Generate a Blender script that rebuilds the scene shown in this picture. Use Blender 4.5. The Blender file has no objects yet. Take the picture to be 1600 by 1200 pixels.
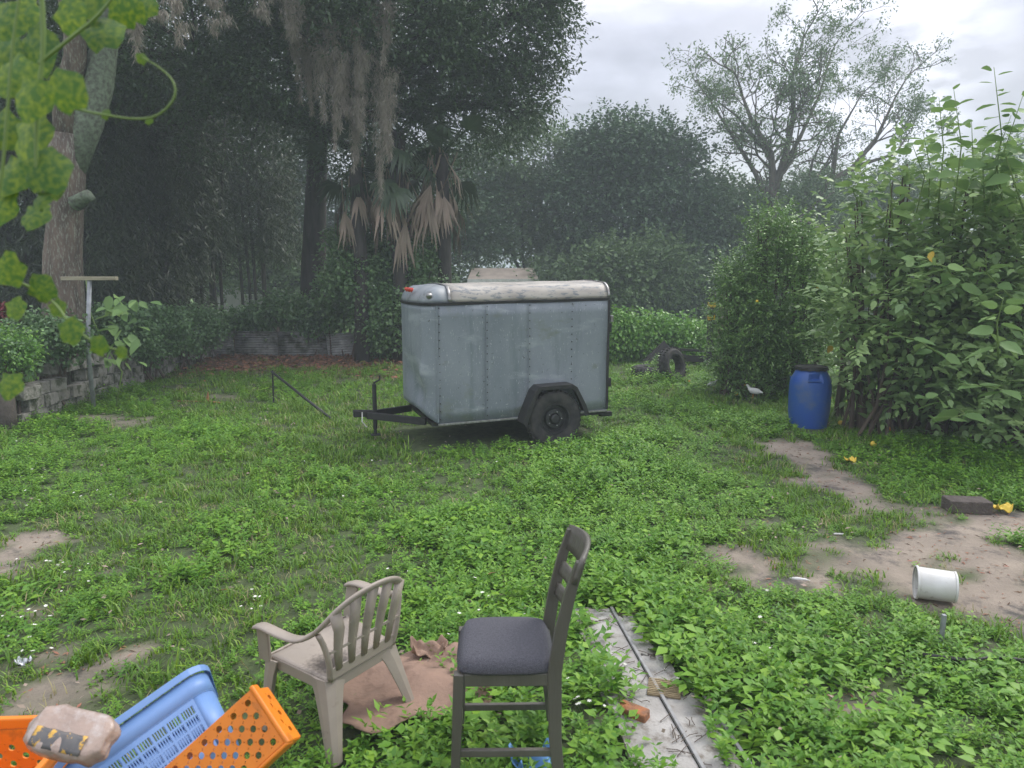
import bpy, bmesh, math, random
import numpy as np
from mathutils import Vector, Matrix, Euler
R = math.radians
random.seed(7)
rng = np.random.default_rng(7)
sc = bpy.context.scene
C = sc.collection

# ------------------------------------------------------------------ camera
CZ = 2.2; PITCH = 8.7; F = 1110.0
cam_d = bpy.data.cameras.new('camera'); cam = bpy.data.objects.new('camera', cam_d); C.objects.link(cam)
cam.location = (0, 0, CZ); cam.rotation_euler = (R(90 - PITCH), 0, 0)
cam_d.sensor_width = 36; cam_d.lens = 36 * F / 1600; cam_d.clip_start = 0.02; cam_d.clip_end = 1000
cam_d.dof.use_dof = True; cam_d.dof.focus_distance = 7.5; cam_d.dof.aperture_fstop = 4.5
sc.camera = cam
cp, sp = math.cos(R(PITCH)), math.sin(R(PITCH))
def ray(px, py):
    a, b = (px - 800) / F, -(py - 600) / F
    return Vector((a, cp + b * sp, -sp + b * cp))      # at camera depth 1
def P(px, py, Y):                                       # point of the place seen there, Y metres ahead
    r = ray(px, py); return Vector((r.x / r.y * Y, Y, CZ + r.z / r.y * Y))
def G(px, py, z=0.0):                                   # point on the level z
    r = ray(px, py); t = (z - CZ) / r.z; return Vector((r.x * t, r.y * t, z))

# ------------------------------------------------------------------ world
w = bpy.data.worlds.new("World"); sc.world = w; w.use_nodes = True
nt = w.node_tree; nt.nodes.clear()
def N(nt, t, **k):
    n = nt.nodes.new(t)
    for a, b in k.items(): setattr(n, a, b)
    return n
out = N(nt, 'ShaderNodeOutputWorld'); bg = N(nt, 'ShaderNodeBackground'); bg2 = N(nt, 'ShaderNodeBackground'); mx = N(nt, 'ShaderNodeMixShader')
SUN_EL, SUN_AZ = 48, 52      # azimuth measured clockwise from straight ahead (+Y)
sky = N(nt, 'ShaderNodeTexSky', sky_type='NISHITA'); sky.sun_disc = False
sky.sun_elevation = R(SUN_EL); sky.sun_rotation = R(SUN_AZ); sky.air_density = 1.5; sky.dust_density = 4
nt.links.new(sky.outputs[0], bg.inputs[0]); bg.inputs[1].default_value = 0.10
tc = N(nt, 'ShaderNodeTexCoord'); mp = N(nt, 'ShaderNodeMapping'); mp.inputs['Scale'].default_value = (1.0, 1.0, 2.6)
mp.inputs['Location'].default_value = (0.62, 0.1, 0.35)
nz = N(nt, 'ShaderNodeTexNoise'); nz.inputs['Scale'].default_value = 2.1; nz.inputs['Detail'].default_value = 9; nz.inputs['Roughness'].default_value = 0.5; nz.inputs['Distortion'].default_value = .35
cr = N(nt, 'ShaderNodeValToRGB'); e = cr.color_ramp.elements
e[0].position = 0.30; e[0].color = (.23, .24, .30, 1); e[1].position = 0.70; e[1].color = (1.0, 1.0, 1.02, 1)
m_ = cr.color_ramp.elements.new(.52); m_.color = (.40, .405, .47, 1)
nt.links.new(tc.outputs['Generated'], mp.inputs[0]); nt.links.new(mp.outputs[0], nz.inputs['Vector'])
nt.links.new(nz.outputs['Fac'], cr.inputs[0]); nt.links.new(cr.outputs[0], bg2.inputs[0])
sx = N(nt, 'ShaderNodeSeparateXYZ'); nt.links.new(tc.outputs['Generated'], sx.inputs[0])
zr = N(nt, 'ShaderNodeMapRange'); zr.inputs[1].default_value = 0.0; zr.inputs[2].default_value = 1.0; zr.inputs[3].default_value = .66; zr.inputs[4].default_value = 2.5      # overcast sky: zenith three times the horizon
nt.links.new(sx.outputs['Z'], zr.inputs[0])
# thin places in the cloud where more light comes through
cur_ = zr.outputs[0]
for (tx, ty, width, amt) in ((1385, 75, .988, 1.5), (950, 120, .975, .35), (1300, 190, .99, .4)):
    dv = ray(tx, ty).normalized(); dp = N(nt, 'ShaderNodeVectorMath', operation='DOT_PRODUCT'); dp.inputs[1].default_value = dv; nt.links.new(tc.outputs['Generated'], dp.inputs[0])
    mr = N(nt, 'ShaderNodeMapRange', interpolation_type='SMOOTHSTEP'); mr.inputs[1].default_value = width; mr.inputs[2].default_value = 1.0; nt.links.new(dp.outputs['Value'], mr.inputs[0])
    n9 = N(nt, 'ShaderNodeTexNoise'); n9.inputs['Scale'].default_value = 9; n9.inputs['Detail'].default_value = 8; nt.links.new(mp.outputs[0], n9.inputs['Vector'])
    m9 = N(nt, 'ShaderNodeMapRange'); m9.inputs[1].default_value = .42; m9.inputs[2].default_value = .68; m9.inputs[4].default_value = amt; nt.links.new(n9.outputs['Fac'], m9.inputs[0])
    mu = N(nt, 'ShaderNodeMath', operation='MULTIPLY'); nt.links.new(mr.outputs[0], mu.inputs[0]); nt.links.new(m9.outputs[0], mu.inputs[1])
    a9 = N(nt, 'ShaderNodeMath', operation='ADD'); nt.links.new(cur_, a9.inputs[0]); nt.links.new(mu.outputs[0], a9.inputs[1]); cur_ = a9.outputs[0]
nt.links.new(cur_, bg2.inputs[1])
mx.inputs[0].default_value = 0.93
nt.links.new(bg.outputs[0], mx.inputs[1]); nt.links.new(bg2.outputs[0], mx.inputs[2]); nt.links.new(mx.outputs[0], out.inputs[0])
sl = bpy.data.lights.new('sun', 'SUN'); sl.energy = 1.5; sl.angle = R(22); sl.color = (1, .965, .91)
so = bpy.data.objects.new('sun', sl); C.objects.link(so)
sd = Vector((math.sin(R(SUN_AZ)) * math.cos(R(SUN_EL)), math.cos(R(SUN_AZ)) * math.cos(R(SUN_EL)), math.sin(R(SUN_EL))))
so.rotation_euler = sd.to_track_quat('Z', 'Y').to_euler(); so.location = (20, 20, 30)
vs = sc.view_settings; vs.view_transform = 'Standard'; vs.look = 'None'; vs.gamma = 1; vs.exposure = 0.8; vs.use_curve_mapping = False
sc.cycles.max_bounces = 6; sc.cycles.diffuse_bounces = 3; sc.cycles.glossy_bounces = 2; sc.cycles.transmission_bounces = 3
sc.cycles.transparent_max_bounces = 8; sc.cycles.volume_bounces = 2; sc.cycles.use_denoising = True
sc.cycles.volume_step_rate = 4; sc.cycles.sample_clamp_indirect = 6

# ------------------------------------------------------------------ materials
def mat(name, col, col2=None, scale=8, rough=.7, bump=0, bscale=None, metal=0, spots=None, spot_scale=20, spot_lo=.6, spot_hi=.68,
        leaf=0, coords='Object', stretch=(1, 1, 1), rand=0, detail=5, lo=.35, hi=.65, spec=.5):
    m = bpy.data.materials.new(name); m.use_nodes = True; t = m.node_tree; p = t.nodes['Principled BSDF']; o = t.nodes['Material Output']
    p.inputs['Roughness'].default_value = rough; p.inputs['Metallic'].default_value = metal; p.inputs['Specular IOR Level'].default_value = spec
    L = t.links.new
    tcn = N(t, 'ShaderNodeTexCoord'); mpn = N(t, 'ShaderNodeMapping'); mpn.inputs['Scale'].default_value = stretch
    L(tcn.outputs[coords], mpn.inputs[0])
    oin = N(t, 'ShaderNodeObjectInfo'); om = N(t, 'ShaderNodeMath', operation='MULTIPLY'); om.inputs[1].default_value = 37.0; L(oin.outputs['Random'], om.inputs[0]); L(om.outputs[0], mpn.inputs['Location'])
    cur = None
    if col2 is not None:
        n = N(t, 'ShaderNodeTexNoise'); n.inputs['Scale'].default_value = scale; n.inputs['Detail'].default_value = detail
        L(mpn.outputs[0], n.inputs['Vector'])
        r = N(t, 'ShaderNodeValToRGB'); r.color_ramp.elements[0].position = lo; r.color_ramp.elements[1].position = hi
        r.color_ramp.elements[0].color = (*col, 1); r.color_ramp.elements[1].color = (*col2, 1)
        L(n.outputs['Fac'], r.inputs[0]); cur = r.outputs[0]
    if spots is not None:
        n2 = N(t, 'ShaderNodeTexNoise'); n2.inputs['Scale'].default_value = spot_scale; n2.inputs['Detail'].default_value = 6; n2.inputs['Roughness'].default_value = .65
        L(mpn.outputs[0], n2.inputs['Vector'])
        r2 = N(t, 'ShaderNodeMapRange'); r2.inputs[1].default_value = spot_lo; r2.inputs[2].default_value = spot_hi
        L(n2.outputs['Fac'], r2.inputs[0])
        mm = N(t, 'ShaderNodeMix', data_type='RGBA'); L(r2.outputs[0], mm.inputs[0])
        if cur: L(cur, mm.inputs[6])
        else: mm.inputs[6].default_value = (*col, 1)
        mm.inputs[7].default_value = (*spots, 1); cur = mm.outputs[2]
    if rand:                                                     # per-leaf variation stored on the mesh + per-instance value
        at = N(t, 'ShaderNodeAttribute'); at.attribute_name = 'vary'
        oi = N(t, 'ShaderNodeObjectInfo')
        ad = N(t, 'ShaderNodeMath', operation='MULTIPLY_ADD'); ad.inputs[1].default_value = .45; L(oi.outputs['Random'], ad.inputs[0]); L(at.outputs['Fac'], ad.inputs[2])
        hs = N(t, 'ShaderNodeHueSaturation')
        h = N(t, 'ShaderNodeMapRange'); h.inputs[2].default_value = 1.45; h.inputs[3].default_value = .5 + .02 * rand; h.inputs[4].default_value = .5 - .03 * rand
        v = N(t, 'ShaderNodeMapRange'); v.inputs[2].default_value = 1.45; v.inputs[3].default_value = 1 - .42 * rand; v.inputs[4].default_value = 1 + .55 * rand
        L(ad.outputs[0], h.inputs[0]); L(ad.outputs[0], v.inputs[0]); L(h.outputs[0], hs.inputs['Hue']); L(v.outputs[0], hs.inputs['Value'])
        if cur: L(cur, hs.inputs['Color'])
        else: hs.inputs['Color'].default_value = (*col, 1)
        cur = hs.outputs[0]
    if cur: L(cur, p.inputs['Base Color'])
    else: p.inputs['Base Color'].default_value = (*col, 1)
    if bump:
        n3 = N(t, 'ShaderNodeTexNoise'); n3.inputs['Scale'].default_value = bscale or scale * 3; n3.inputs['Detail'].default_value = 6
        L(mpn.outputs[0], n3.inputs['Vector'])
        b = N(t, 'ShaderNodeBump'); b.inputs['Strength'].default_value = min(1, bump); b.inputs['Distance'].default_value = .02
        L(n3.outputs['Fac'], b.inputs['Height']); L(b.outputs[0], p.inputs['Normal'])
    if leaf:
        tr = N(t, 'ShaderNodeBsdfTranslucent'); ms = N(t, 'ShaderNodeMixShader'); ms.inputs[0].default_value = leaf
        if cur:
            g = N(t, 'ShaderNodeHueSaturation'); g.inputs['Value'].default_value = 1.3; g.inputs['Hue'].default_value = .485
            L(cur, g.inputs['Color']); L(g.outputs[0], tr.inputs[0])
        else: tr.inputs[0].default_value = (*[c * 1.3 for c in col], 1)
        L(p.outputs[0], ms.inputs[1]); L(tr.outputs[0], ms.inputs[2]); L(ms.outputs[0], o.inputs[0])
    return m
M = {}
M['weed'] = mat('weed_leaf', (.105, .26, .018), rough=.55, leaf=.22, rand=1)
M['grass'] = mat('grass_blade', (.12, .25, .018), rough=.5, leaf=.22, rand=1)
M['drygrass'] = mat('dry_grass', (.34, .31, .15), rough=.7, leaf=.2, rand=.6)
M['litter'] = mat('leaf_litter', (.23, .12, .06), rough=.8, rand=1.2)
M['oak'] = mat('oak_leaf', (.066, .115, .05), rough=.5, leaf=.15, rand=.8)
M['farleaf'] = mat('far_leaf', (.11, .18, .07), rough=.6, leaf=.2, rand=.6)
M['farleaf2'] = mat('far_leaf_grey', (.125, .20, .09), rough=.6, leaf=.2, rand=.6)
M['darkleaf'] = mat('dark_leaf', (.085, .15, .075), rough=.6, leaf=.15, rand=.6)
M['bamboo'] = mat('bamboo_leaf', (.055, .08, .038), rough=.5, leaf=.15, rand=1)
M['ivy'] = mat('ivy_leaf', (.095, .185, .07), rough=.38, leaf=.12, rand=1)
M['hedge'] = mat('hedge_leaf', (.13, .30, .05), rough=.4, leaf=.2, rand=1)
M['citrus'] = mat('citrus_leaf', (.14, .265, .07), rough=.35, leaf=.15, rand=1)
M['mulb'] = mat('bush_leaf', (.19, .32, .10), rough=.6, leaf=.28, rand=.9)
M['mulb2'] = mat('bush_leaf_dark', (.20, .32, .12), rough=.5, leaf=.25, rand=1)
M['vineleaf'] = mat('vine_leaf', (.09, .21, .025), (.30, .40, .03), scale=9, rough=.45, leaf=.32, rand=1, lo=.42, hi=.66, bump=.4, bscale=40)
M['yellowleaf'] = mat('yellow_leaf', (.62, .42, .04), (.4, .3, .04), scale=20, rough=.6, leaf=.3)
M['stem'] = mat('green_stem', (.16, .24, .06), rough=.5)
M['twig'] = mat('brown_twig', (.10, .075, .055), rough=.85)
M['bark'] = mat('grey_bark', (.09, .075, .06), (.16, .14, .12), scale=9, rough=.9, bump=.6, stretch=(1, 1, .25))
M['barkdark'] = mat('dark_bark', (.035, .032, .028), (.07, .062, .055), scale=9, rough=.9, bump=.6, stretch=(1, 1, .25))
M['barktan'] = mat('tan_bark', (.175, .13, .10), (.085, .068, .055), scale=7, rough=.9, bump=1, bscale=22, stretch=(1, 1, .3), spots=(.27, .275, .22), spot_scale=34, spot_lo=.5, spot_hi=.66)
M['lichen'] = mat('lichen_bark', (.2, .25, .17), (.1, .11, .08), scale=16, rough=.95, bump=1, bscale=30)
M['moss'] = mat('spanish_moss_fibre', (.30, .27, .22), rough=.95, rand=.6)
M['frond'] = mat('palm_frond', (.05, .085, .04), rough=.45, leaf=.1, rand=.8)
M['deadfrond'] = mat('dead_frond', (.27, .215, .16), rough=.8, rand=.8)
M['paint'] = None
M['black'] = mat('black_metal', (.016, .017, .018), (.03, .028, .026), scale=12, rough=.55)
M['rubber'] = mat('tyre_rubber', (.022, .022, .022), (.06, .056, .05), scale=10, rough=.85, bump=.3)
M['rim'] = mat('dark_rim', (.022, .023, .024), (.05, .05, .05), scale=14, rough=.5, metal=.3)
M['chrome'] = mat('worn_metal', (.45, .45, .45), (.25, .24, .22), scale=20, rough=.4, metal=.7)
M['red'] = mat('red_lens', (.5, .04, .02), rough=.25)
M['plasticchair'] = mat('taupe_plastic', (.36, .31, .255), (.31, .268, .222), scale=6, rough=.5, spots=(.17, .14, .11), spot_scale=9, spot_lo=.62, spot_hi=.8)
M['stoolwood'] = mat('grey_brown_paint', (.092, .087, .07), (.115, .108, .088), scale=10, rough=.45, bump=.15, bscale=60, stretch=(1, 1, .15))
M['fabric'] = mat('charcoal_fabric', (.07, .07, .082), (.10, .10, .115), scale=130, rough=.95, bump=.5, bscale=260)
M['bluebasket'] = mat('blue_plastic', (.165, .30, .58), (.15, .27, .52), scale=5, rough=.45)
M['orange'] = mat('orange_plastic', (.80, .235, .012), (.72, .20, .012), scale=6, rough=.42, spots=(.36, .12, .02), spot_scale=7, spot_lo=.58, spot_hi=.74, stretch=(1, 3, 1))
M['barrel'] = mat('barrel_blue', (.018, .085, .36), (.03, .1, .33), scale=4, rough=.42, spots=(.09, .13, .24), spot_scale=4, spot_lo=.52, spot_hi=.75)
M['white'] = mat('white_plastic', (.68, .68, .65), (.58, .57, .53), scale=6, rough=.45, spots=(.25, .22, .18), spot_scale=9, spot_lo=.62, spot_hi=.76)
M['concrete'] = mat('old_concrete', (.20, .19, .165), (.34, .325, .29), scale=5, rough=.95, bump=.8, bscale=30, spots=(.075, .085, .05), spot_scale=6, spot_lo=.48, spot_hi=.6)
M['darkblock'] = mat('dark_block', (.085, .07, .06), (.12, .1, .085), scale=14, rough=.95, bump=.8, bscale=50)
M['slab'] = mat('pale_panel', (.42, .405, .375), (.30, .285, .26), scale=5, rough=.85, bump=.4, bscale=60, spots=(.14, .115, .085), spot_scale=9, spot_lo=.52, spot_hi=.68)
M['alu'] = mat('aluminium_strip', (.33, .33, .32), (.24, .235, .23), scale=20, rough=.6, metal=.1)
M['mat'] = mat('brown_sheet', (.30, .195, .14), (.25, .165, .12), scale=7, rough=.85, bump=.4, bscale=25, spots=(.16, .10, .07), spot_scale=5, spot_lo=.55, spot_hi=.72)
M['tile'] = mat('woven_tile', (.33, .26, .15), (.22, .17, .1), scale=30, rough=.9)
M['brick'] = mat('orange_brick', (.42, .16, .06), (.22, .12, .07), scale=22, rough=.9, bump=.5)
M['tarp'] = mat('blue_tarp', (.12, .28, .62), (.16, .35, .68), scale=9, rough=.5)
M['corr'] = mat('corrugated_metal', (.20, .205, .19), (.34, .34, .32), scale=4, rough=.7, metal=.2, spots=(.07, .075, .05), spot_scale=3, spot_lo=.45, spot_hi=.6)
M['corrwhite'] = mat('pale_corrugated', (.5, .5, .49), (.3, .3, .29), scale=5, rough=.6)
M['pole'] = mat('galvanised_pole', (.34, .36, .38), (.24, .25, .26), scale=9, rough=.55, metal=.3)
M['polewood'] = mat('weathered_crossarm', (.4, .36, .26), (.26, .23, .16), scale=9, rough=.85, stretch=(.3, 3, 3))
M['yellow'] = mat('yellow_paint', (.55, .36, .03), rough=.6)
M['board'] = mat('faded_board', (.25, .2, .165), (.16, .13, .11), scale=4, rough=.9)
M['darkwood'] = mat('dark_board', (.03, .028, .026), rough=.8)
M['fruit'] = mat('orange_fruit', (.75, .22, .02), rough=.5)
M['fruity'] = mat('yellow_fruit', (.7, .5, .05), rough=.5)
M['housewall'] = mat('far_house_wall', (.46, .45, .42), (.4, .39, .36), scale=2, rough=.9)
M['houseroof'] = mat('far_house_roof', (.52, .44, .35), (.42, .35, .28), scale=3, rough=.9)
M['glassdark'] = mat('far_window', (.03, .035, .04), rough=.1)
M['navy'] = mat('navy_plastic', (.018, .028, .07), rough=.4)
M['redleaf'] = mat('red_leaf', (.16, .018, .015), rough=.5, leaf=.2, rand=.8)
M['paper'] = mat('plastic_print', (.40, .30, .24), (.31, .235, .19), scale=9, rough=.22, spots=(.46, .40, .36), spot_scale=18, spot_lo=.5, spot_hi=.7, bump=.4, bscale=25)
M['bird'] = mat('white_feather', (.72, .72, .7), rough=.8)
M['beak'] = mat('orange_beak', (.5, .25, .05), rough=.5)
M['flower'] = mat('white_flower', (.8, .8, .7), rough=.7)
M['flowery'] = mat('yellow_flower', (.7, .5, .05), rough=.7)
M['char'] = mat('wet_soil', (.07, .06, .055), rough=.9)
M['foil'] = mat('crumpled_foil', (.5, .52, .54), rough=.3, metal=.6)

def stain_mat():
    m = M['plasticchair'].copy(); m.name = 'taupe_plastic_seat'; t = m.node_tree; p = t.nodes['Principled BSDF']; L = t.links.new
    src = p.inputs['Base Color'].links[0].from_socket; tcn = N(t, 'ShaderNodeTexCoord'); v = N(t, 'ShaderNodeVectorMath', operation='DISTANCE'); v.inputs[1].default_value = (-.11, -.10, .405); L(tcn.outputs['Object'], v.inputs[0])
    n = N(t, 'ShaderNodeTexNoise'); n.inputs['Scale'].default_value = 60; n.inputs['Detail'].default_value = 6; L(tcn.outputs['Object'], n.inputs['Vector'])
    a = N(t, 'ShaderNodeMath', operation='MULTIPLY_ADD'); a.inputs[1].default_value = -.16; L(n.outputs['Fac'], a.inputs[0]); L(v.outputs['Value'], a.inputs[2])
    r = N(t, 'ShaderNodeMapRange'); r.inputs[1].default_value = .07; r.inputs[2].default_value = -.03; L(a.outputs[0], r.inputs[0])
    k = N(t, 'ShaderNodeMix', data_type='RGBA'); L(r.outputs[0], k.inputs[0]); L(src, k.inputs[6]); k.inputs[7].default_value = (.06, .048, .038, 1); L(k.outputs[2], p.inputs['Base Color']); return m
M['seatstain'] = stain_mat()
# ---- special materials
def trailer_paint():
    m = bpy.data.materials.new('trailer_grey_paint'); m.use_nodes = True; t = m.node_tree; p = t.nodes['Principled BSDF']; L = t.links.new
    tcn = N(t, 'ShaderNodeTexCoord')
    def noise(s, st, d=6, r=.6):
        mp_ = N(t, 'ShaderNodeMapping'); mp_.inputs['Scale'].default_value = st; L(tcn.outputs['Object'], mp_.inputs[0])
        n = N(t, 'ShaderNodeTexNoise'); n.inputs['Scale'].default_value = s; n.inputs['Detail'].default_value = d; n.inputs['Roughness'].default_value = r
        L(mp_.outputs[0], n.inputs['Vector']); return n.outputs['Fac']
    def rng_(x, a, b):
        r = N(t, 'ShaderNodeMapRange'); r.inputs[1].default_value = a; r.inputs[2].default_value = b; L(x, r.inputs[0]); return r.outputs[0]
    def mix(f, a, b):
        k = N(t, 'ShaderNodeMix', data_type='RGBA'); L(f, k.inputs[0])
        for v, i in ((a, 6), (b, 7)):
            if isinstance(v, tuple): k.inputs[i].default_value = (*v, 1)
            else: L(v, k.inputs[i])
        return k.outputs[2]
    c = mix(rng_(noise(1.3, (1, 1, .5)), .35, .65), (.18, .21, .235), (.25, .282, .305))
    c = mix(rng_(noise(2.6, (1.6, 1.6, .22), 5), .54, .80), c, (.11, .145, .155))           # vertical run stains
    c = mix(rng_(noise(1.7, (.7, .7, 2.2)), .575, .68), c, (.31, .345, .365))                 # rubbed pale patches
    c = mix(rng_(noise(9, (.6, .6, 1.8), 9, .8), .635, .655), c, (.60, .63, .63))          # horizontal scratches
    c = mix(rng_(noise(34, (3, 3, .5), 8, .7), .62, .65), c, (.55, .58, .58))
    c = mix(rng_(noise(2.1, (1, 1, 1.6), 5), .58, .72), c, (.17, .195, .16)); c = mix(rng_(noise(16, (1, 1, 1), 8, .7), .63, .67), c, (.07, .08, .085))                   # greenish mildew
    L(c, p.inputs['Base Color']); p.inputs['Roughness'].default_value = .5
    b = N(t, 'ShaderNodeBump'); b.inputs['Strength'].default_value = .25; b.inputs['Distance'].default_value = .03
    L(noise(2.6, (1, 1, 1), 3), b.inputs['Height']); L(b.outputs[0], p.inputs['Normal'])
    return m
M['paint'] = trailer_paint()
M['roofpaint'] = mat('trailer_roof_paint', (.50, .47, .41), (.33, .30, .26), scale=3, rough=.55, stretch=(.6, 2, 2), spots=(.19, .205, .21), spot_scale=13, spot_lo=.52, spot_hi=.60)
M['nose'] = mat('nose_cap_paint', (.21, .245, .27), (.30, .32, .33), scale=5, rough=.5, spots=(.13, .14, .13), spot_scale=6, spot_lo=.55, spot_hi=.7)

# ------------------------------------------------------------------ mesh helpers
def link(name, me, parent=None, m=None, smooth=False):
    o = bpy.data.objects.new(name, me); C.objects.link(o)
    if parent is not None: o.parent = parent
    if m is not None:
        for k in (m if isinstance(m, (list, tuple)) else [m]): me.materials.append(k)
    if smooth and len(me.polygons): me.polygons.foreach_set('use_smooth', [True] * len(me.polygons))
    return o
def npmesh(name, V, Fc, vary=None):
    me = bpy.data.meshes.new(name); V = np.asarray(V, np.float32); Fc = np.asarray(Fc, np.int32); k = Fc.shape[1]
    me.vertices.add(len(V)); me.vertices.foreach_set('co', V.ravel())
    me.loops.add(Fc.size); me.loops.foreach_set('vertex_index', Fc.ravel())
    me.polygons.add(len(Fc)); me.polygons.foreach_set('loop_start', np.arange(0, Fc.size, k, dtype=np.int32))
    try: me.polygons.foreach_set('loop_total', np.full(len(Fc), k, np.int32))
    except Exception: pass
    if vary is not None:
        a = me.attributes.new('vary', 'FLOAT', 'POINT'); a.data.foreach_set('value', np.asarray(vary, np.float32))
    me.update(calc_edges=True); return me
def norm(a): return a / np.maximum(np.linalg.norm(a, axis=-1, keepdims=True), 1e-9)
LT2 = (np.array([(0, 0, 0), (.45, -.5, .04), (1, 0, -.06), (.45, .5, .04)], np.float32), np.array([(0, 1, 2, 3)]))
LT4 = (np.array([(0, 0, 0), (.4, -.5, .05), (.45, 0, -.03), (.4, .5, .05), (1, 0, -.12)], np.float32), np.array([(0, 1, 2), (1, 4, 2), (0, 2, 3), (2, 4, 3)]))
LT8 = (np.array([(0, 0, 0), (.12, -.36, .02), (.42, -.5, .03), (.78, -.26, -.03), (1, 0, -.12), (.78, .26, -.03), (.42, .5, .03), (.12, .36, .02), (.45, 0, -.05)], np.float32),
       np.array([(8, 0, 1), (8, 1, 2), (8, 2, 3), (8, 3, 4), (8, 4, 5), (8, 5, 6), (8, 6, 7), (8, 7, 0)]))
def leaves(Pt, D, U, L, W, T=LT2):
    """arrays of leaves: base points, directions, up hints, lengths, widths"""
    n = len(Pt); D = norm(D); S = norm(np.cross(D, U)); Nn = np.cross(S, D); tv, tf = T; L = np.broadcast_to(L, n)[:, None]; W = np.broadcast_to(W, n)[:, None]
    V = Pt[:, None, :] + D[:, None, :] * (tv[None, :, 0:1] * L[:, None]) + S[:, None, :] * (tv[None, :, 1:2] * W[:, None]) + Nn[:, None, :] * (tv[None, :, 2:3] * L[:, None])
    k = len(tv); Fc = (tf[None] + (np.arange(n) * k)[:, None, None]).reshape(-1, tf.shape[1])
    vary = np.repeat(rng.random(n), k)
    return V.reshape(-1, 3), Fc, vary
def cat(parts):
    Vs, Fs, vs_ = [], [], []; o = 0
    for V, Fc, v in parts: Vs.append(V); Fs.append(Fc + o); vs_.append(v); o += len(V)
    return np.concatenate(Vs), np.concatenate(Fs), np.concatenate(vs_)
def rdir(n, zbias=0, zs=1):
    d = rng.normal(size=(n, 3)); d[:, 2] = d[:, 2] * zs + zbias; return norm(d)

class B:
    """collects solids, links them as one mesh object"""
    def __init__(s): s.v = []; s.f = []
    def add(s, V, Fc, mx=None):
        o = len(s.v)
        for p in V: s.v.append(tuple((mx @ Vector(p)) if mx is not None else p))
        for f in Fc: s.f.append(tuple(i + o for i in f))
    def box(s, c, d, mx=None, taper=1):
        x, y, z = [k / 2 for k in d]; t = taper
        V = [(c[0] + a * x * (t if b3 > 0 else 1), c[1] + b * y * (t if b3 > 0 else 1), c[2] + b3 * z) for b3 in (-1, 1) for a, b in ((-1, -1), (1, -1), (1, 1), (-1, 1))]
        s.add(V, [(3, 2, 1, 0), (4, 5, 6, 7), (0, 1, 5, 4), (1, 2, 6, 5), (2, 3, 7, 6), (3, 0, 4, 7)], mx)
    def tube(s, pts, r, n=8, mx=None, cap=True, flat=None):
        pts = [Vector(p) for p in pts]; rr = r if isinstance(r, (list, tuple)) else [r] * len(pts); V = []; Fc = []; up = Vector((0, 0, 1)); prev = None
        for i, p in enumerate(pts):
            d = (pts[min(i + 1, len(pts) - 1)] - pts[max(i - 1, 0)]).normalized()
            if prev is None: a = d.cross(up if abs(d.z) < .9 else Vector((1, 0, 0))).normalized()
            else: a = (prev - d * prev.dot(d)).normalized()
            prev = a; b = d.cross(a)
            for k in range(n):
                t = 2 * math.pi * k / n; fx = 1; fy = 1
                if flat: fx, fy = flat
                V.append(p + (a * math.cos(t) * fx + b * math.sin(t) * fy) * rr[i])
        for i in range(len(pts) - 1):
            for k in range(n): Fc.append((i * n + k, i * n + (k + 1) % n, (i + 1) * n + (k + 1) % n, (i + 1) * n + k))
        if cap: Fc.append(tuple(range(n - 1, -1, -1))); Fc.append(tuple((len(pts) - 1) * n + k for k in range(n)))
        s.add(V, Fc, mx)
    def bar(s, a, b, w, h, mx=None, up=(0, 0, 1), w2=None, h2=None):
        a, b = Vector(a), Vector(b); d = (b - a).normalized(); u = Vector(up); sd_ = d.cross(u).normalized(); u = sd_.cross(d)
        V = []
        for p, ww, hh in ((a, w, h), (b, w2 or w, h2 or h)):
            for i, j in ((-1, -1), (1, -1), (1, 1), (-1, 1)): V.append(p + sd_ * i * ww / 2 + u * j * hh / 2)
        s.add(V, [(0, 1, 2, 3), (7, 6, 5, 4), (1, 0, 4, 5), (2, 1, 5, 6), (3, 2, 6, 7), (0, 3, 7, 4)], mx)
    def lathe(s, prof, n=24, mx=None):
        V = []; Fc = []
        for r, z in prof:
            for k in range(n): t = 2 * math.pi * k / n; V.append((r * math.cos(t), r * math.sin(t), z))
        for i in range(len(prof) - 1):
            for k in range(n): Fc.append((i * n + k, i * n + (k + 1) % n, (i + 1) * n + (k + 1) % n, (i + 1) * n + k))
        s.add(V, Fc, mx)
    def grid(s, fn, nu, nv, mx=None):
        V = [fn(i / nu, j / nv) for i in range(nu + 1) for j in range(nv + 1)]
        s.add(V, [(i * (nv + 1) + j, (i + 1) * (nv + 1) + j, (i + 1) * (nv + 1) + j + 1, i * (nv + 1) + j + 1) for i in range(nu) for j in range(nv)], mx)
    def prism(s, poly, z0, z1, mx=None):
        n = len(poly); V = [(x, y, z0) for x, y in poly] + [(x, y, z1) for x, y in poly]
        s.add(V, [tuple(range(n - 1, -1, -1)), tuple(range(n, 2 * n))] + [(i, (i + 1) % n, n + (i + 1) % n, n + i) for i in range(n)], mx)
    def build(s, name, m, parent=None, smooth=False, bevel=0, solid=0, seg=2, autos=None):
        me = bpy.data.meshes.new(name); me.from_pydata([tuple(v) for v in s.v], [], s.f); me.update()
        bm = bmesh.new(); bm.from_mesh(me); bmesh.ops.recalc_face_normals(bm, faces=bm.faces); bm.to_mesh(me); bm.free()
        o = link(name, me, parent, m, smooth)
        if solid: k = o.modifiers.new('thick', 'SOLIDIFY'); k.thickness = solid; k.offset = 0
        if bevel: k = o.modifiers.new('bev', 'BEVEL'); k.width = bevel; k.segments = seg; k.limit_method = 'ANGLE'; k.angle_limit = R(40)
        if autos: me.set_sharp_from_angle(angle=R(autos))
        return o
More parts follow.
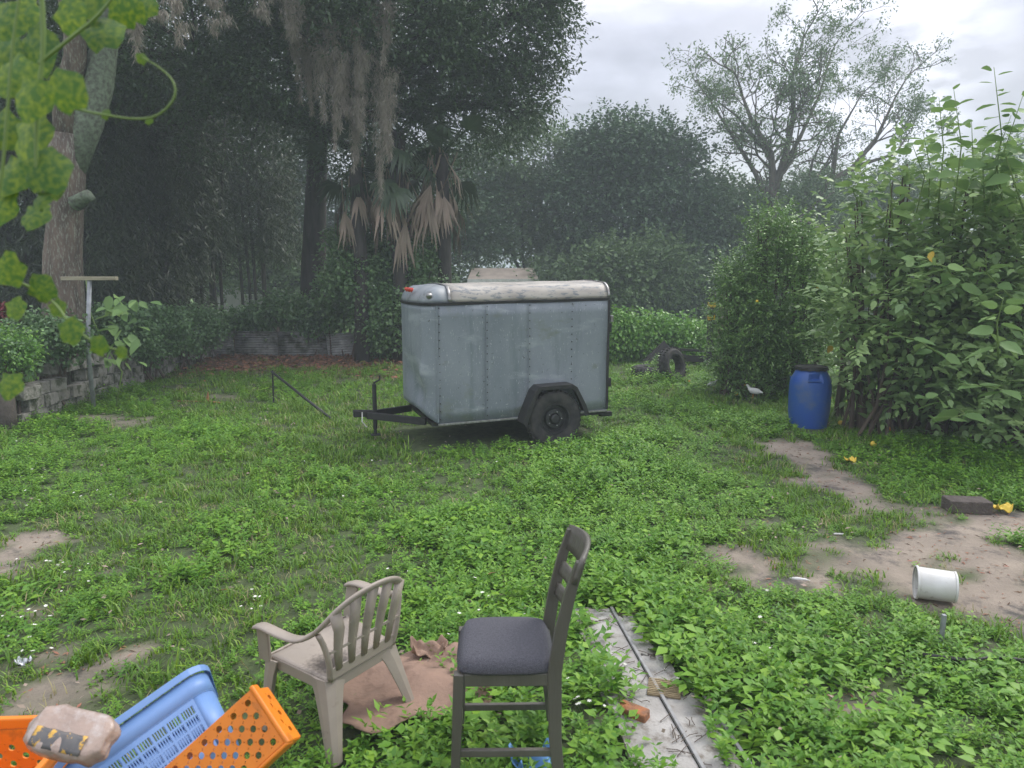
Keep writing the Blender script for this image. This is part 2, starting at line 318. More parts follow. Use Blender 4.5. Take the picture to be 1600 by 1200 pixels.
def empty(name, loc=(0, 0, 0), rz=0, label=None, cat_=None, group=None):
    o = bpy.data.objects.new(name, None); C.objects.link(o); o.location = loc; o.rotation_euler = (0, 0, rz); o.empty_display_size = .1
    if label: tag(o, label, cat_, group)
    return o
def tag(o, label, c, group=None, kind=None):
    if label: o['label'] = label
    if c: o['category'] = c
    if group: o['group'] = group
    if kind: o['kind'] = kind
    return o
def stuff(o, label=None):
    o['kind'] = 'stuff'
    if label: o['label'] = label
    return o

# ------------------------------------------------------------------ ground
def patch(px, py, rx, ry, s=1.0):
    c = G(px, py); d = c.y * cp + CZ * sp
    y0, y1 = G(px, py + ry).y, G(px, py - ry).y
    return (c.x, (y0 + y1) / 2, rx / F * d, max((y1 - y0) / 2, .04), s)
PATCH = [patch(*a) for a in [
    (1255, 710, 50, 9), (1305, 738, 45, 12), (1340, 775, 30, 9, .8), (1375, 880, 60, 12, .9), (1290, 893, 60, 8, .8), (1430, 905, 50, 12), (1235, 700, 38, 12), (1285, 722, 45, 12), (1325, 755, 40, 14), (1275, 752, 30, 8), (1350, 790, 34, 10, .8), (1420, 800, 60, 12, .55), (1490, 850, 75, 26), (1570, 880, 95, 40), (1590, 930, 90, 28), (1540, 830, 60, 18),
    (1600, 815, 90, 22), (1395, 868, 75, 15), (1330, 850, 40, 11), (1310, 838, 30, 8, .8), (1385, 900, 35, 12, .8), (1180, 880, 85, 17, .95), (1235, 912, 78, 20), (1150, 868, 55, 12, .8), (1310, 855, 70, 12, .8), (1440, 800, 90, 14, .6), (1045, 718, 14, 8, .9), (1475, 940, 75, 18), (1580, 975, 60, 14, .8),
    (1525, 1015, 60, 14, .55), (1340, 1115, 45, 22, .75), (1110, 770, 20, 6, .5), (1100, 745, 20, 5, .5), (1205, 820, 40, 6, .5),
    (45, 845, 55, 12), (10, 862, 30, 16), (20, 892, 50, 10, .9), (15, 960, 45, 12, .7), (178, 1035, 26, 22), (65, 1085, 32, 22, .9), (115, 1098, 30, 14), (40, 1130, 45, 22, .8), (70, 1040, 30, 12, .7), (170, 896, 30, 6, .5), (290, 880, 22, 6, .5),
    (150, 658, 70, 8, .6), (330, 622, 40, 3, .4), (960, 985, 60, 34, .8), (1030, 1100, 60, 60, .5), (640, 1070, 40, 40, .4), (880, 1130, 30, 30, .1)]]
def bare(X, Y):
    X = np.asarray(X); Y = np.asarray(Y); v = np.zeros(X.shape)
    wob = .55 * fbm(X * 2.3, Y * 2.3) + .35 * fbm(X * 7 + 9, Y * 7)
    for cx, cy, rx, ry, s in PATCH:
        d = np.sqrt(((X - cx) / rx) ** 2 + ((Y - cy) / ry) ** 2) + wob
        v = np.maximum(v, s * np.clip((1.18 - d) / .35, 0, 1))
    return v
_ph = rng.random((12, 2)) * 6.28; _dr = rng.random(12) * 6.28
def fbm(X, Y, octs=((1, 1), (1.9, .6), (3.7, .35))):
    """cheap smooth pseudo noise, about -1..1"""
    v = 0; k = 0
    for f, a in octs:
        for _ in range(3):
            c, s_ = math.cos(_dr[k]), math.sin(_dr[k]); v = v + a * np.sin(f * (X * c + Y * s_) * 1.3 + _ph[k, 0] + 1.3 * np.sin(f * (X * -s_ + Y * c) * .9 + _ph[k, 1])); k += 1
    return v / 3.2
def gz(X, Y): return .028 * fbm(X * 1.1, Y * 1.1) * np.clip(1, 0, 1)
def litter_mask(X, Y):     # brown leaf litter along the back fence
    a = np.clip((Y - 15.0 + .8 * fbm(X, Y) ) / 2.2, 0, 1) * np.clip((-1.0 - X) / 1.5, 0, 1)
    return a * (Y < 20.5) * (X > -9.6)
xs = np.concatenate([np.linspace(-260, -14, 24), np.arange(-13.6, 13.7, .17), np.linspace(14, 260, 24)])
ys = np.concatenate([np.linspace(-60, .2, 8), np.arange(.6, 24, .17), np.linspace(24.5, 320, 40)])
XX, YY = np.meshgrid(xs, ys, indexing='ij')
ZZ = gz(XX, YY) * (np.abs(XX) < 14) * (YY < 24) * (YY > .5)
nx, ny = XX.shape
idx = np.arange(nx * ny).reshape(nx, ny)
Fc = np.stack([idx[:-1, :-1], idx[1:, :-1], idx[1:, 1:], idx[:-1, 1:]], -1).reshape(-1, 4)
me = npmesh('ground', np.stack([XX, YY, ZZ], -1).reshape(-1, 3), Fc)
for nm, arr in (('bare', bare(XX, YY)), ('litter', litter_mask(XX, YY)), ('lawn', ((YY > 22) | (np.abs(XX) > 14)).astype(float))):
    a = me.attributes.new(nm, 'FLOAT', 'POINT'); a.data.foreach_set('value', arr.ravel().astype(np.float32))
me.polygons.foreach_set('use_smooth', [True] * len(me.polygons))
def ground_mat():
    m = bpy.data.materials.new('sandy_soil'); m.use_nodes = True; t = m.node_tree; p = t.nodes['Principled BSDF']; L = t.links.new
    tcn = N(t, 'ShaderNodeTexCoord')
    def noise(s, d=8, r=.6):
        n = N(t, 'ShaderNodeTexNoise'); n.inputs['Scale'].default_value = s; n.inputs['Detail'].default_value = d; n.inputs['Roughness'].default_value = r; L(tcn.outputs['Object'], n.inputs['Vector']); return n.outputs['Fac']
    def ramp(x, a, b, c1, c2):
        r = N(t, 'ShaderNodeValToRGB'); r.color_ramp.elements[0].position = a; r.color_ramp.elements[1].position = b; r.color_ramp.elements[0].color = (*c1, 1); r.color_ramp.elements[1].color = (*c2, 1); L(x, r.inputs[0]); return r.outputs[0]
    def mix(f, a, b):
        k = N(t, 'ShaderNodeMix', data_type='RGBA'); L(f, k.inputs[0]); L(a, k.inputs[6]); L(b, k.inputs[7]); return k.outputs[2]
    def att(n): a = N(t, 'ShaderNodeAttribute'); a.attribute_name = n; return a.outputs['Fac']
    sand = ramp(noise(1.6), .3, .7, (.19, .158, .125), (.36, .30, .235))
    k = N(t, 'ShaderNodeMix', data_type='RGBA'); r = N(t, 'ShaderNodeMapRange'); r.inputs[1].default_value = .50; r.inputs[2].default_value = .60; L(noise(1.3, 12, .78), r.inputs[0]); L(r.outputs[0], k.inputs[0]); L(sand, k.inputs[6]); k.inputs[7].default_value = (.085, .075, .068, 1)
    sand = k.outputs[2]
    soil = ramp(noise(9), .35, .65, (.04, .058, .02), (.075, .105, .034))
    lit = ramp(noise(14), .35, .65, (.07, .04, .025), (.2, .115, .065))
    lawn = ramp(noise(.6), .35, .65, (.08, .15, .035), (.13, .22, .05))
    c = mix(att('bare'), soil, sand); c = mix(att('litter'), c, lit); c = mix(att('lawn'), c, lawn)
    L(c, p.inputs['Base Color']); p.inputs['Roughness'].default_value = .95
    b = N(t, 'ShaderNodeBump'); b.inputs['Strength'].default_value = .8; b.inputs['Distance'].default_value = .025; L(noise(16, 8, .7), b.inputs['Height']); L(b.outputs[0], p.inputs['Normal'])
    return m
g = link('ground', me, None, ground_mat()); tag(g, 'sandy yard soil with worn bare patches', None, kind='structure')

# ------------------------------------------------------------------ scattering with geometry nodes (uncountable ground cover only)
def scatter(name, label, pts, scale, rot, which, sources):
    me = bpy.data.meshes.new(name); n = len(pts); me.vertices.add(n); me.vertices.foreach_set('co', np.asarray(pts, np.float32).ravel())
    a = me.attributes.new('sc', 'FLOAT', 'POINT'); a.data.foreach_set('value', np.asarray(scale, np.float32))
    a = me.attributes.new('ro', 'FLOAT_VECTOR', 'POINT'); a.data.foreach_set('vector', np.asarray(rot, np.float32).ravel())
    a = me.attributes.new('wh', 'INT', 'POINT'); a.data.foreach_set('value', np.asarray(which, np.int32))
    o = link(name, me); ng = bpy.data.node_groups.new(name, 'GeometryNodeTree')
    ng.interface.new_socket('Geometry', in_out='INPUT', socket_type='NodeSocketGeometry'); ng.interface.new_socket('Geometry', in_out='OUTPUT', socket_type='NodeSocketGeometry')
    gi = ng.nodes.new('NodeGroupInput'); go = ng.nodes.new('NodeGroupOutput'); ip = ng.nodes.new('GeometryNodeInstanceOnPoints'); jn = ng.nodes.new('GeometryNodeJoinGeometry')
    for s in sources:
        oi = ng.nodes.new('GeometryNodeObjectInfo'); oi.inputs['Object'].default_value = s
        g2 = ng.nodes.new('GeometryNodeGeometryToInstance'); ng.links.new(oi.outputs['Geometry'], g2.inputs[0]); ng.links.new(g2.outputs[0], jn.inputs[0])
    def at(nm, ty):
        q = ng.nodes.new('GeometryNodeInputNamedAttribute'); q.data_type = ty; q.inputs['Name'].default_value = nm; return q.outputs['Attribute']
    ng.links.new(gi.outputs[0], ip.inputs['Points']); ng.links.new(jn.outputs[0], ip.inputs['Instance']); ip.inputs['Pick Instance'].default_value = True
    ng.links.new(at('wh', 'INT'), ip.inputs['Instance Index']); ng.links.new(at('ro', 'FLOAT_VECTOR'), ip.inputs['Rotation']); ng.links.new(at('sc', 'FLOAT'), ip.inputs['Scale'])
    ng.links.new(ip.outputs[0], go.inputs[0]); md = o.modifiers.new('scatter', 'NODES'); md.node_group = ng
    return stuff(o, label)
def source(name, V, Fc, vary, m):
    me = npmesh(name, V, Fc, vary); me.materials.append(m); return bpy.data.objects.new(name, me)
def sprig(n=14, h=.13, L=.055, wr=.45):
    k = n // 2; Pt, D, Ls = [], [], []
    lean = rng.normal(size=2) * .25; a0 = rng.random() * 6.28
    for i in range(k):
        t = (i + .5) / k; z = h * t; b = np.array([lean[0] * z, lean[1] * z, z]); a = a0 + i * 1.57 + rng.normal() * .3
        for s in (0, math.pi):
            d = np.array([math.cos(a + s), math.sin(a + s), .15 + .7 * t ** 2 + rng.normal() * .12]); Pt.append(b); D.append(d); Ls.append(L * (1.15 - .6 * t) * rng.uniform(.8, 1.2))
    Pt, D, Ls = np.array(Pt), np.array(D), np.array(Ls); U = np.tile([0, 0, 1.], (len(Pt), 1)) + rng.normal(size=(len(Pt), 3)) * .15
    return leaves(Pt, D, U, Ls, Ls * wr, LT4)
def bush_sprig():      # several sprigs as one clump
    ps = []
    for _ in range(4):
        V, f, v = sprig(int(rng.choice([10, 12, 14])), rng.uniform(.07, .14), rng.uniform(.042, .062)); V = V + np.array([*rng.normal(size=2) * .06, 0]); ps.append((V, f, v * .7 + rng.random() * .3))
    return cat(ps)
def tuft(n=30, h=.085, w=.0065, spread=.06):
    Pt = np.concatenate([rng.normal(size=(n, 2)) * spread, np.zeros((n, 1))], 1); a = rng.random(n) * 6.28; l = h * rng.uniform(.5, 1.2, n)
    out_ = []; d0 = norm(np.stack([np.cos(a) * .35, np.sin(a) * .35, np.ones(n)], 1)); sd_ = np.stack([-np.sin(a), np.cos(a), np.zeros(n)], 1) * w
    p1 = Pt + d0 * l[:, None] * .55; d1 = norm(np.stack([np.cos(a), np.sin(a), np.full(n, .55)], 1)); p2 = p1 + d1 * l[:, None] * .55
    V = np.stack([Pt - sd_, Pt + sd_, p1 + sd_ * .8, p1 - sd_ * .8, p2 + sd_ * .1, p2 - sd_ * .1], 1).reshape(-1, 3)
    f = (np.array([(0, 1, 2, 3), (3, 2, 4, 5)])[None] + (np.arange(n) * 6)[:, None, None]).reshape(-1, 4)
    return V, f, np.repeat(rng.random(n), 6)
def round_sprig():
    n = 9; a = rng.random(n) * 6.28; h = rng.uniform(.02, .09, n); Pt = np.stack([np.cos(a) * h * .4, np.sin(a) * h * .4, h], 1); D = np.stack([np.cos(a), np.sin(a), rng.uniform(-.1, .5, n)], 1)
    L = rng.uniform(.035, .06, n); st = leaves(np.zeros((n, 3)), Pt, np.tile([.3, .2, 0.], (n, 1)), np.linalg.norm(Pt, axis=1), .004, LT2); V, f, v = leaves(Pt, D, np.tile([0, 0, 1.], (n, 1)), L, L * .7, LT4)
    return V, f, v * .6 + .4
W_SRC = [source('weed_clump', *bush_sprig(), M['weed']) for _ in range(7)] + [source('weed_clump', *round_sprig(), M['weed']) for _ in range(3)]
G_SRC = [source('grass_tuft', *tuft(), M['grass']) for _ in range(5)] + [source('grass_tuft', *tuft(26, .06, .006), M['grass']) for _ in range(3)] + [source('dry_tuft', *tuft(12, .12, .004), M['drygrass']), source('tall_tuft', *tuft(16, .2, .006), M['grass'])]
def inview(X, Y, pad=.4): return np.abs(X) < Y * .76 + pad
def sample(n, y0, y1, x0=-11, x1=12, power=1.0):
    Y = y0 + (y1 - y0) * rng.random(n) ** power; X = rng.uniform(-1, 1, n) * (Y * .76 + 2.0); return X, Y
AVOID = []      # (x, y, half sizes, rotation) boxes kept free of weeds
def free(X, Y):
    ok = np.ones(X.shape, bool)
    for cx, cy, hx, hy, a in AVOID:
        c, s_ = math.cos(a), math.sin(a); u = (X - cx) * c + (Y - cy) * s_; v = -(X - cx) * s_ + (Y - cy) * c; ok &= ~((np.abs(u) < hx) & (np.abs(v) < hy))
    return ok
TR = Vector((-.246, 9.853, 0)); TYAW = math.atan2(.338, .941)
AVOID += [(TR.x, TR.y + .05, 1.35, .85, TYAW)]
# pale panel walkway and brown sheet stay open
WALK = [G(950, 975), G(1068, 1195)]
wd = (WALK[1] - WALK[0]); wa = math.atan2(wd.y, wd.x); wc = (WALK[0] + WALK[1]) / 2
AVOID += [(wc.x + .02, wc.y - .1, wd.length / 2 + .3, .20, wa)]
SH = G(640, 1085); AVOID += [(TR.x + .53*.941 + .95*.338, TR.y + .53*.338 - 1.0*.941, .45, .30, TYAW)]
TY = G(1030, 592); AVOID += [(TY.x, TY.y + .1, .75, .5, 0)]
BR = G(1262, 667); AVOID += [(BR.x, BR.y - .1, .3, .35, 0)]
AVOID += [(SH.x, SH.y, .30, .26, .5)]

def plant_field():
    P1, S1, R1, W1 = [], [], [], []
    P2, S2, R2, W2 = [], [], [], []
    for y0, y1, dens, sc_, gd in ((1.8, 3.5, 135, .82, 70), (3.5, 5.5, 140, .82, 85), (5.5, 8, 125, .85, 90), (8, 12, 85, .95, 80), (12, 17, 40, 1.15, 50), (17, 22.5, 16, 1.4, 16)):
        area = (y1 - y0) * ((y0 + y1) * .76 + 4); n = int(area * dens * 1.4)
        X, Y = sample(n, y0, y1); keep = (rng.random(n) < y_w(Y, y0, y1)); b = bare(X, Y); lm = litter_mask(X, Y)
        gr = fbm(X * .75 + 4, Y * .75) + .25 * (X < -1) + .2 * ((Y > 9) & (X < -1.5)) + .7 * ((Y < 3.6) & (X < -1.2))      # where grass beats weeds
        pw = np.clip(.95 - .5 * gr, .4, 1); keep &= (rng.random(n) > b * 1.25) & (rng.random(n) < pw) & (rng.random(n) > lm) & free(X, Y)
        X, Y, b_, gr_ = X[keep], Y[keep], b[keep], gr[keep]
        hgt = np.clip(1 + .55 * fbm(X * 1.3 + 20, Y * 1.3) - .35 * gr_ - .9 * b_ + .28 * ((X > .4) & (Y < 4.6)), .45, 1.75)
        P1.append(np.stack([X, Y, gz(X, Y) - .01], 1)); S1.append(hgt * sc_ * rng.uniform(.7, 1.3, len(X))); R1.append(np.stack([rng.normal(size=len(X)) * .15, rng.normal(size=len(X)) * .15, rng.random(len(X)) * 6.28], 1)); W1.append(np.where(rng.random(len(X)) < .16 + .25 * (fbm(X * 2 + 40, Y * 2) > .5), rng.integers(7, 10, len(X)), rng.integers(0, 7, len(X))))
        n = int(area * gd * 1.35); X, Y = sample(n, y0, y1); keep = (rng.random(n) < y_w(Y, y0, y1)); b = bare(X, Y)
        gr = fbm(X * .75 + 4, Y * .75) + .25 * (X < -1) + .9 * ((Y < 3.6) & (X < -1.2))
        keep &= (rng.random(n) > b * 1.05) & (rng.random(n) < np.clip(.30 + .6 * gr, .10, 1)) & (rng.random(n) > litter_mask(X, Y) * .95) & free(X, Y)
        X, Y = X[keep], Y[keep]
        P2.append(np.stack([X, Y, gz(X, Y) - .01], 1)); S2.append(sc_ * rng.uniform(.55, 1.25, len(X))); R2.append(np.stack([rng.normal(size=len(X)) * .12, rng.normal(size=len(X)) * .12, rng.random(len(X)) * 6.28], 1)); W2.append(np.where(rng.random(len(X)) < .035, rng.integers(8, 10, len(X)), rng.integers(0, 8, len(X))))
    scatter('ground_weeds', 'broadleaf weeds covering the yard', np.concatenate(P1), np.concatenate(S1), np.concatenate(R1), np.concatenate(W1), W_SRC)
    scatter('grass', 'short green grass between the weeds', np.concatenate(P2), np.concatenate(S2), np.concatenate(R2), np.concatenate(W2), G_SRC)
def y_w(Y, y0, y1): return (Y * .76 + 2.0) / (y1 * .76 + 2.0)
plant_field()
# leaf litter by the back fence and single fallen leaves
n = 9000; X = rng.uniform(-9.6, 1.5, n); Y = rng.uniform(13.5, 20.4, n); k = rng.random(n) < litter_mask(X, Y); X, Y = X[k], Y[k]
V, f, v = leaves(np.stack([X, Y, gz(X, Y) + .02 + rng.random(len(X)) * .03], 1), rdir(len(X), 0, .25), rdir(len(X), 1.5), rng.uniform(.06, .16, len(X)), rng.uniform(.03, .07, len(X)))
stuff(link('leaf_litter', npmesh('leaf_litter', V, f, v), None, M['litter']), 'brown fallen leaves in front of the back fence')
X, Y = sample(1500, 2.2, 14); n = len(X)      # odd dead leaves over the whole yard
V, f, v = leaves(np.stack([X, Y, gz(X, Y) + rng.uniform(.02, .1, n)], 1), rdir(n, 0, .3), rdir(n, 1.5), rng.uniform(.025, .055, n), rng.uniform(.012, .025, n))
stuff(link('dead_leaves', npmesh('dead_leaves', V, f, v), None, M['deadfrond']), 'odd dead leaves lying among the weeds')
# twigs and chips on the bare dirt
X, Y = sample(26000, 2.2, 10); b = bare(X, Y); k = (b > .3) & (rng.random(26000) < .25 + .5 * (fbm(X * 3, Y * 3) > .1)); X, Y = X[k], Y[k]; n = len(X)
V, f, v = leaves(np.stack([X, Y, gz(X, Y) + .006], 1), rdir(n, 0, .08), rdir(n, 3), rng.uniform(.015, .07, n), rng.uniform(.004, .014, n))
stuff(link('dirt_debris', npmesh('dirt_debris', V, f, v), None, M['litter']), 'small bits of bark and twig on the bare dirt')
# white weed flowers
def flower_src():
    n = 6; a = np.arange(n) / n * 6.28; z = .13
    V1 = leaves(np.tile([0, 0, z], (n, 1)) + 0., np.stack([np.cos(a), np.sin(a), np.full(n, .25)], 1), np.tile([0, 0, 1.], (n, 1)), .02, .014, LT4)
    V2 = leaves(np.array([[0, 0, 0.]]), np.array([[.05, 0, 1.]]), np.array([[1., 0, 0]]), z, .004, LT4); return cat([V1, V2])
fsrc = source('weed_flower', *flower_src(), M['flower']); fsrc.data.materials.append(M['stem']); _np = len(fsrc.data.polygons); fsrc.data.polygons.foreach_set('material_index', [0] * (_np - 4) + [1] * 4)
pts = []
for (px, py, s_, c) in [(60, 890, 60, 9), (120, 905, 60, 8), (60, 985, 50, 8), (30, 1030, 60, 7), (110, 770, 90, 12), (40, 735, 60, 7), (400, 945, 22, 4), (395, 965, 20, 3), (1190, 1040, 60, 9), (915, 1120, 22, 8), (895, 1090, 25, 5), (1230, 1080, 50, 10), (700, 960, 120, 10), (1190, 1020, 30, 7), (1050, 1000, 200, 14), (600, 730, 200, 8)]:
    for _ in range(c): p = G(px + random.gauss(0, s_ * .5), min(py + random.gauss(0, s_ * .3), 1300)); pts.append(p)
pts = np.array(pts); stuff(scatter('weed_flowers', 'small white flowers on the weeds', pts, rng.uniform(.45, .85, len(pts)), np.stack([rng.normal(size=len(pts)) * .2, rng.normal(size=len(pts)) * .2, rng.random(len(pts)) * 6], 1), np.zeros(len(pts)), [fsrc]))
# ------------------------------------------------------------------ trees and shrubs
def clusters_in(lobes, jitter=.0, shell=.55):
    out_ = []
    for (c, r, n) in lobes:
        d = rdir(n); t = (rng.random(n) ** (1 / 3)) * (1 - shell) + shell; t = np.minimum(t * rng.uniform(.75, 1.08, n), 1.1)
        out_.append(np.array(c)[None] + d * np.array(r)[None] * t[:, None])
    return out_
def crown_arrays(cl, per, rad, L, W, T=LT2, droop=-.25, vary_cluster=True, flat=.8, updir=False):
    n = len(cl); cnt = rng.integers(int(per * .5), int(per * 1.5) + 1, n); tot = int(cnt.sum()); ci = np.repeat(np.arange(n), cnt)
    off = np.clip(rng.normal(size=(tot, 3)), -1.5, 1.5) * rad * rng.uniform(.6, 1.25, n)[ci][:, None]; off[:, 2] *= flat
    Pt = cl[ci] + off; Pt[:, 2] = np.maximum(Pt[:, 2], .02)
    D = norm(off * .6 / rad + rng.normal(size=(tot, 3))); D[:, 2] += droop; U = rng.normal(size=(tot, 3)) * .55; U[:, 2] += 1
    Ls = L * rng.uniform(.6, 1.3, tot); V, f, v = leaves(Pt, D, U, Ls, Ls * W, T)
    k = len(T[0]); cv = np.repeat(rng.random(n)[ci], k); return V, f, v * .5 + cv * .5
def spray_arrays(cl, ctr, nl, ln, L, W, T=LT2, up=.35, out=1.0, sub_=1):
    """leafy twigs: leaves set alternately along short arching twigs that point outward from the crown"""
    n = len(cl); k = nl; D0 = norm(cl - ctr) * out + rng.normal(size=(n, 3)) * .55; D0[:, 2] += up; D0 = norm(D0); S = norm(np.cross(D0, np.array([0, 0, 1.]) + rng.normal(size=(n, 3)) * .2)); ll = ln * rng.uniform(.6, 1.3, n)
    t = (np.arange(k) + .6) / k; ti = np.tile(t, n); ci = np.repeat(np.arange(n), k); sg = np.tile(np.where(np.arange(k) % 2, 1., -1.), n)
    Pt = cl[ci] + D0[ci] * (ti * ll[ci])[:, None]; Pt[:, 2] -= .35 * (ti ** 2) * ll[ci] * (D0[ci][:, 0] ** 2 + D0[ci][:, 1] ** 2); Pt[:, 2] = np.maximum(Pt[:, 2], .03)
    D = S[ci] * sg[:, None] * (1.05 - .6 * ti)[:, None] + D0[ci] * (.35 + .6 * ti)[:, None] + rng.normal(size=(n * k, 3)) * .28; D[:, 2] -= .22; U = rng.normal(size=(n * k, 3)) * .3; U[:, 2] += 1
    Ls = L * (1.15 - .45 * ti) * rng.uniform(.75, 1.2, n * k); V, f, v = leaves(Pt, D, U, Ls, Ls * W, T); return V, f, v * .4 + np.repeat(rng.random(n)[ci], len(T[0])) * .6
def crown(name, lobes_cl, per, rad, L, W, m, parent, **k):
    V, f, v = crown_arrays(lobes_cl, per, rad, L, W, **k); return link(name, npmesh(name, V, f, v), parent, m)
def limbs(bld, start, lobes, cls, r0, bend=.3, nper=7, r1=.03):
    for (c, r, n), cl in zip(lobes, cls):
        a = Vector(start); b = Vector(c); mid = (a + b) / 2 + Vector((random.gauss(0, bend), random.gauss(0, bend), random.gauss(0, bend) + .2))
        path = [a, a.lerp(mid, .5) + Vector((random.gauss(0, .1), 0, 0)), mid, mid.lerp(b, .5) + Vector((0, random.gauss(0, .15), 0)), b]
        bld.tube(path, [r0, r0 * .8, r0 * .6, r0 * .45, r0 * .3], 7)
        for q in cl[:nper]:
            q = Vector(q); s_ = path[random.choice((2, 3, 4))]; md = s_.lerp(q, .5) + Vector((random.gauss(0, .15), random.gauss(0, .15), random.gauss(0, .15)))
            bld.tube([s_, md, q], [r0 * .3, r0 * .2, r1 * .4], 5)
def tree(label, base, lobes, trunk_pts, r0, leafm, barkm, per=50, rad=.4, L=.16, W=.45, name='tree', group=None, T=LT2, cname='crown', cat_='tree', nper=7, **k):
    t = empty(name, base, 0, label, cat_, group); bb = Vector(base)
    lobes = [((c[0] - bb.x, c[1] - bb.y, c[2] - bb.z), r, n) for c, r, n in lobes]
    cls = clusters_in(lobes); b = B(); tp = [Vector(p) for p in trunk_pts]
    rr = [r0 * (1.25 if i == 0 else 1 - .4 * i / (len(tp) - 1)) for i in range(len(tp))]; b.tube(tp, rr, 10)
    limbs(b, tp[-1], lobes, cls, rr[-1] * .6, nper=nper); b.build('trunk', barkm, t, smooth=True)
    allc = np.concatenate(cls); ctr = np.concatenate([np.tile(l_[0], (len(c_), 1)) for l_, c_ in zip(lobes, cls)])
    ns_ = max(1, int(per * .65 / 9)); q = np.repeat(np.arange(len(allc)), ns_); c2 = allc[q] + np.clip(rng.normal(size=(len(q), 3)), -1.6, 1.6) * rad * .75
    A1 = spray_arrays(c2, ctr[q], 9, rad * .95, L, W, T); A2 = crown_arrays(allc, int(per * .4), rad, L, W, T, **k); V, f, v = cat([A1, A2])
    link(cname, npmesh(cname, V, f, v), t, leafm); return t
def E(px, py, Y, rx, rz, n, ry=None):                     # a lobe: seen centre, distance, radii in photo pixels
    c = P(px, py, Y); s = Y / F * 1.0; return ((c.x, c.y, c.z), (rx * s, ry if ry else (rx + rz) * .5 * s, rz * s), n)
# far trees (each its own thing)
far_specs = [
    ('grey green tree behind the trailer roof, left of the darker round tree', 820, 36, [(820, 250, 90, 55, 60), (790, 330, 90, 70, 60), (860, 320, 70, 70, 60), (880, 400, 50, 50, 35)], 'farleaf2', 470),
    ('dark blue green round tree right of the trailer, below the sky', 985, 34, [(960, 235, 60, 38, 60), (1030, 250, 65, 42, 60), (920, 300, 60, 60, 50), (1000, 330, 90, 70, 80), (1060, 350, 60, 70, 50), (960, 400, 90, 50, 45)], 'darkleaf', 475),
    ('small rounded olive tree low in front of the dark far tree', 975, 30, [(960, 430, 60, 35, 45), (1020, 425, 50, 38, 40)], 'farleaf', 480),
    ('hazy grey tree mass under the bare limbed tall tree', 1160, 36, [(1130, 340, 70, 60, 60), (1200, 360, 80, 60, 60), (1160, 420, 90, 50, 50), (1260, 340, 70, 55, 50)], 'farleaf2', 480),
    ('far tree seen between the tall bare tree and the right bush', 1330, 38, [(1310, 330, 90, 60, 60), (1400, 330, 90, 70, 60), (1350, 420, 110, 60, 50)], 'farleaf2', 480),
    ('far tree rising behind the large leaved bush on the right', 1520, 40, [(1500, 320, 110, 70, 60), (1620, 300, 110, 90, 60), (1560, 430, 120, 60, 50)], 'farleaf2', 480),
    ('far tree behind the ivy mound and left of the tan roof', 690, 34, [(690, 300, 80, 80, 60), (660, 400, 70, 50, 40), (740, 350, 50, 50, 40)], 'darkleaf', 478),
    ('far tree filling the gap beyond the leaning dark trunk', 560, 38, [(540, 260, 100, 90, 60), (590, 380, 90, 50, 50), (480, 330, 80, 80, 50)], 'darkleaf', 478),
    ('dim far tree behind the bamboo culms', 330, 36, [(380, 230, 110, 90, 60), (280, 250, 100, 100, 60), (410, 330, 90, 50, 40)], 'darkleaf', 478),
    ('dim far tree behind the tan trunk at the left', 120, 34, [(150, 250, 120, 110, 70), (30, 250, 120, 120, 60), (90, 400, 120, 60, 50), (-60, 330, 100, 120, 40)], 'darkleaf', 478),
    ('low grey green far tree filling the gap right of the trailer', 1090, 33, [(1000, 450, 70, 40, 50), (1080, 455, 70, 40, 50), (1150, 450, 60, 45, 40), (1230, 440, 80, 45, 45)], 'farleaf2', 478),
    ('low far bushy tree in front of the pale house behind the clearing', 420, 33, [(470, 425, 60, 30, 40), (330, 415, 50, 28, 30), (400, 395, 60, 22, 30), (540, 440, 60, 40, 30)], 'farleaf', 470),
    ('low far tree behind the trailer, under the tan roofed building', 880, 32.8, [(880, 450, 60, 30, 34), (690, 455, 50, 34, 30), (940, 455, 50, 34, 30)], 'farleaf2', 478),
    ('low far tree beyond the large leaved bush at the right edge', 1460, 36, [(1340, 440, 90, 50, 50), (1460, 440, 90, 50, 40), (1580, 440, 90, 50, 40)], 'farleaf2', 478),
    ('far leafy tree high above the bamboo, upper left', 260, 40, [(260, 60, 150, 90, 70), (480, 60, 140, 100, 70), (80, 60, 150, 90, 60), (640, 100, 100, 90, 50)], 'darkleaf', 478)]
for lab, px, Y, lob, lm, gy in far_specs:
    base = P(px, gy, Y); base.z = 0; lobes = [E(a, b_, Y + random.uniform(-1, 1), rx, rz, int(n * 1.35)) for a, b_, rx, rz, n in lob]
    top = min(l[0][2] for l in lobes); tree(lab, base, lobes, [(0, 0, -.1), (.1, 0, max(.8, top * .3)), (.05, .1, max(1.2, top * .6))], .26, M[lm], M['barkdark'], per=150, rad=.6, L=.19, W=.66, name='far_tree', nper=5)
# far wood closing the horizon
wl = []
for k_ in range(60):
    x = -130 + k_ * 4.6; wl.append(((x, 75 + 6 * math.sin(k_ * 1.7), 2.4 + .8 * math.sin(k_ * 2.3)), (3.4, 2.5, 3.2 + math.sin(k_)), 14))
cl = np.concatenate(clusters_in(wl, shell=.3)); V, f, v = crown_arrays(cl, 40, .8, .5, .6)
stuff(link('far_wood', npmesh('far_wood', V, f, v), None, M['farleaf']), 'far wood closing the view beyond the field')

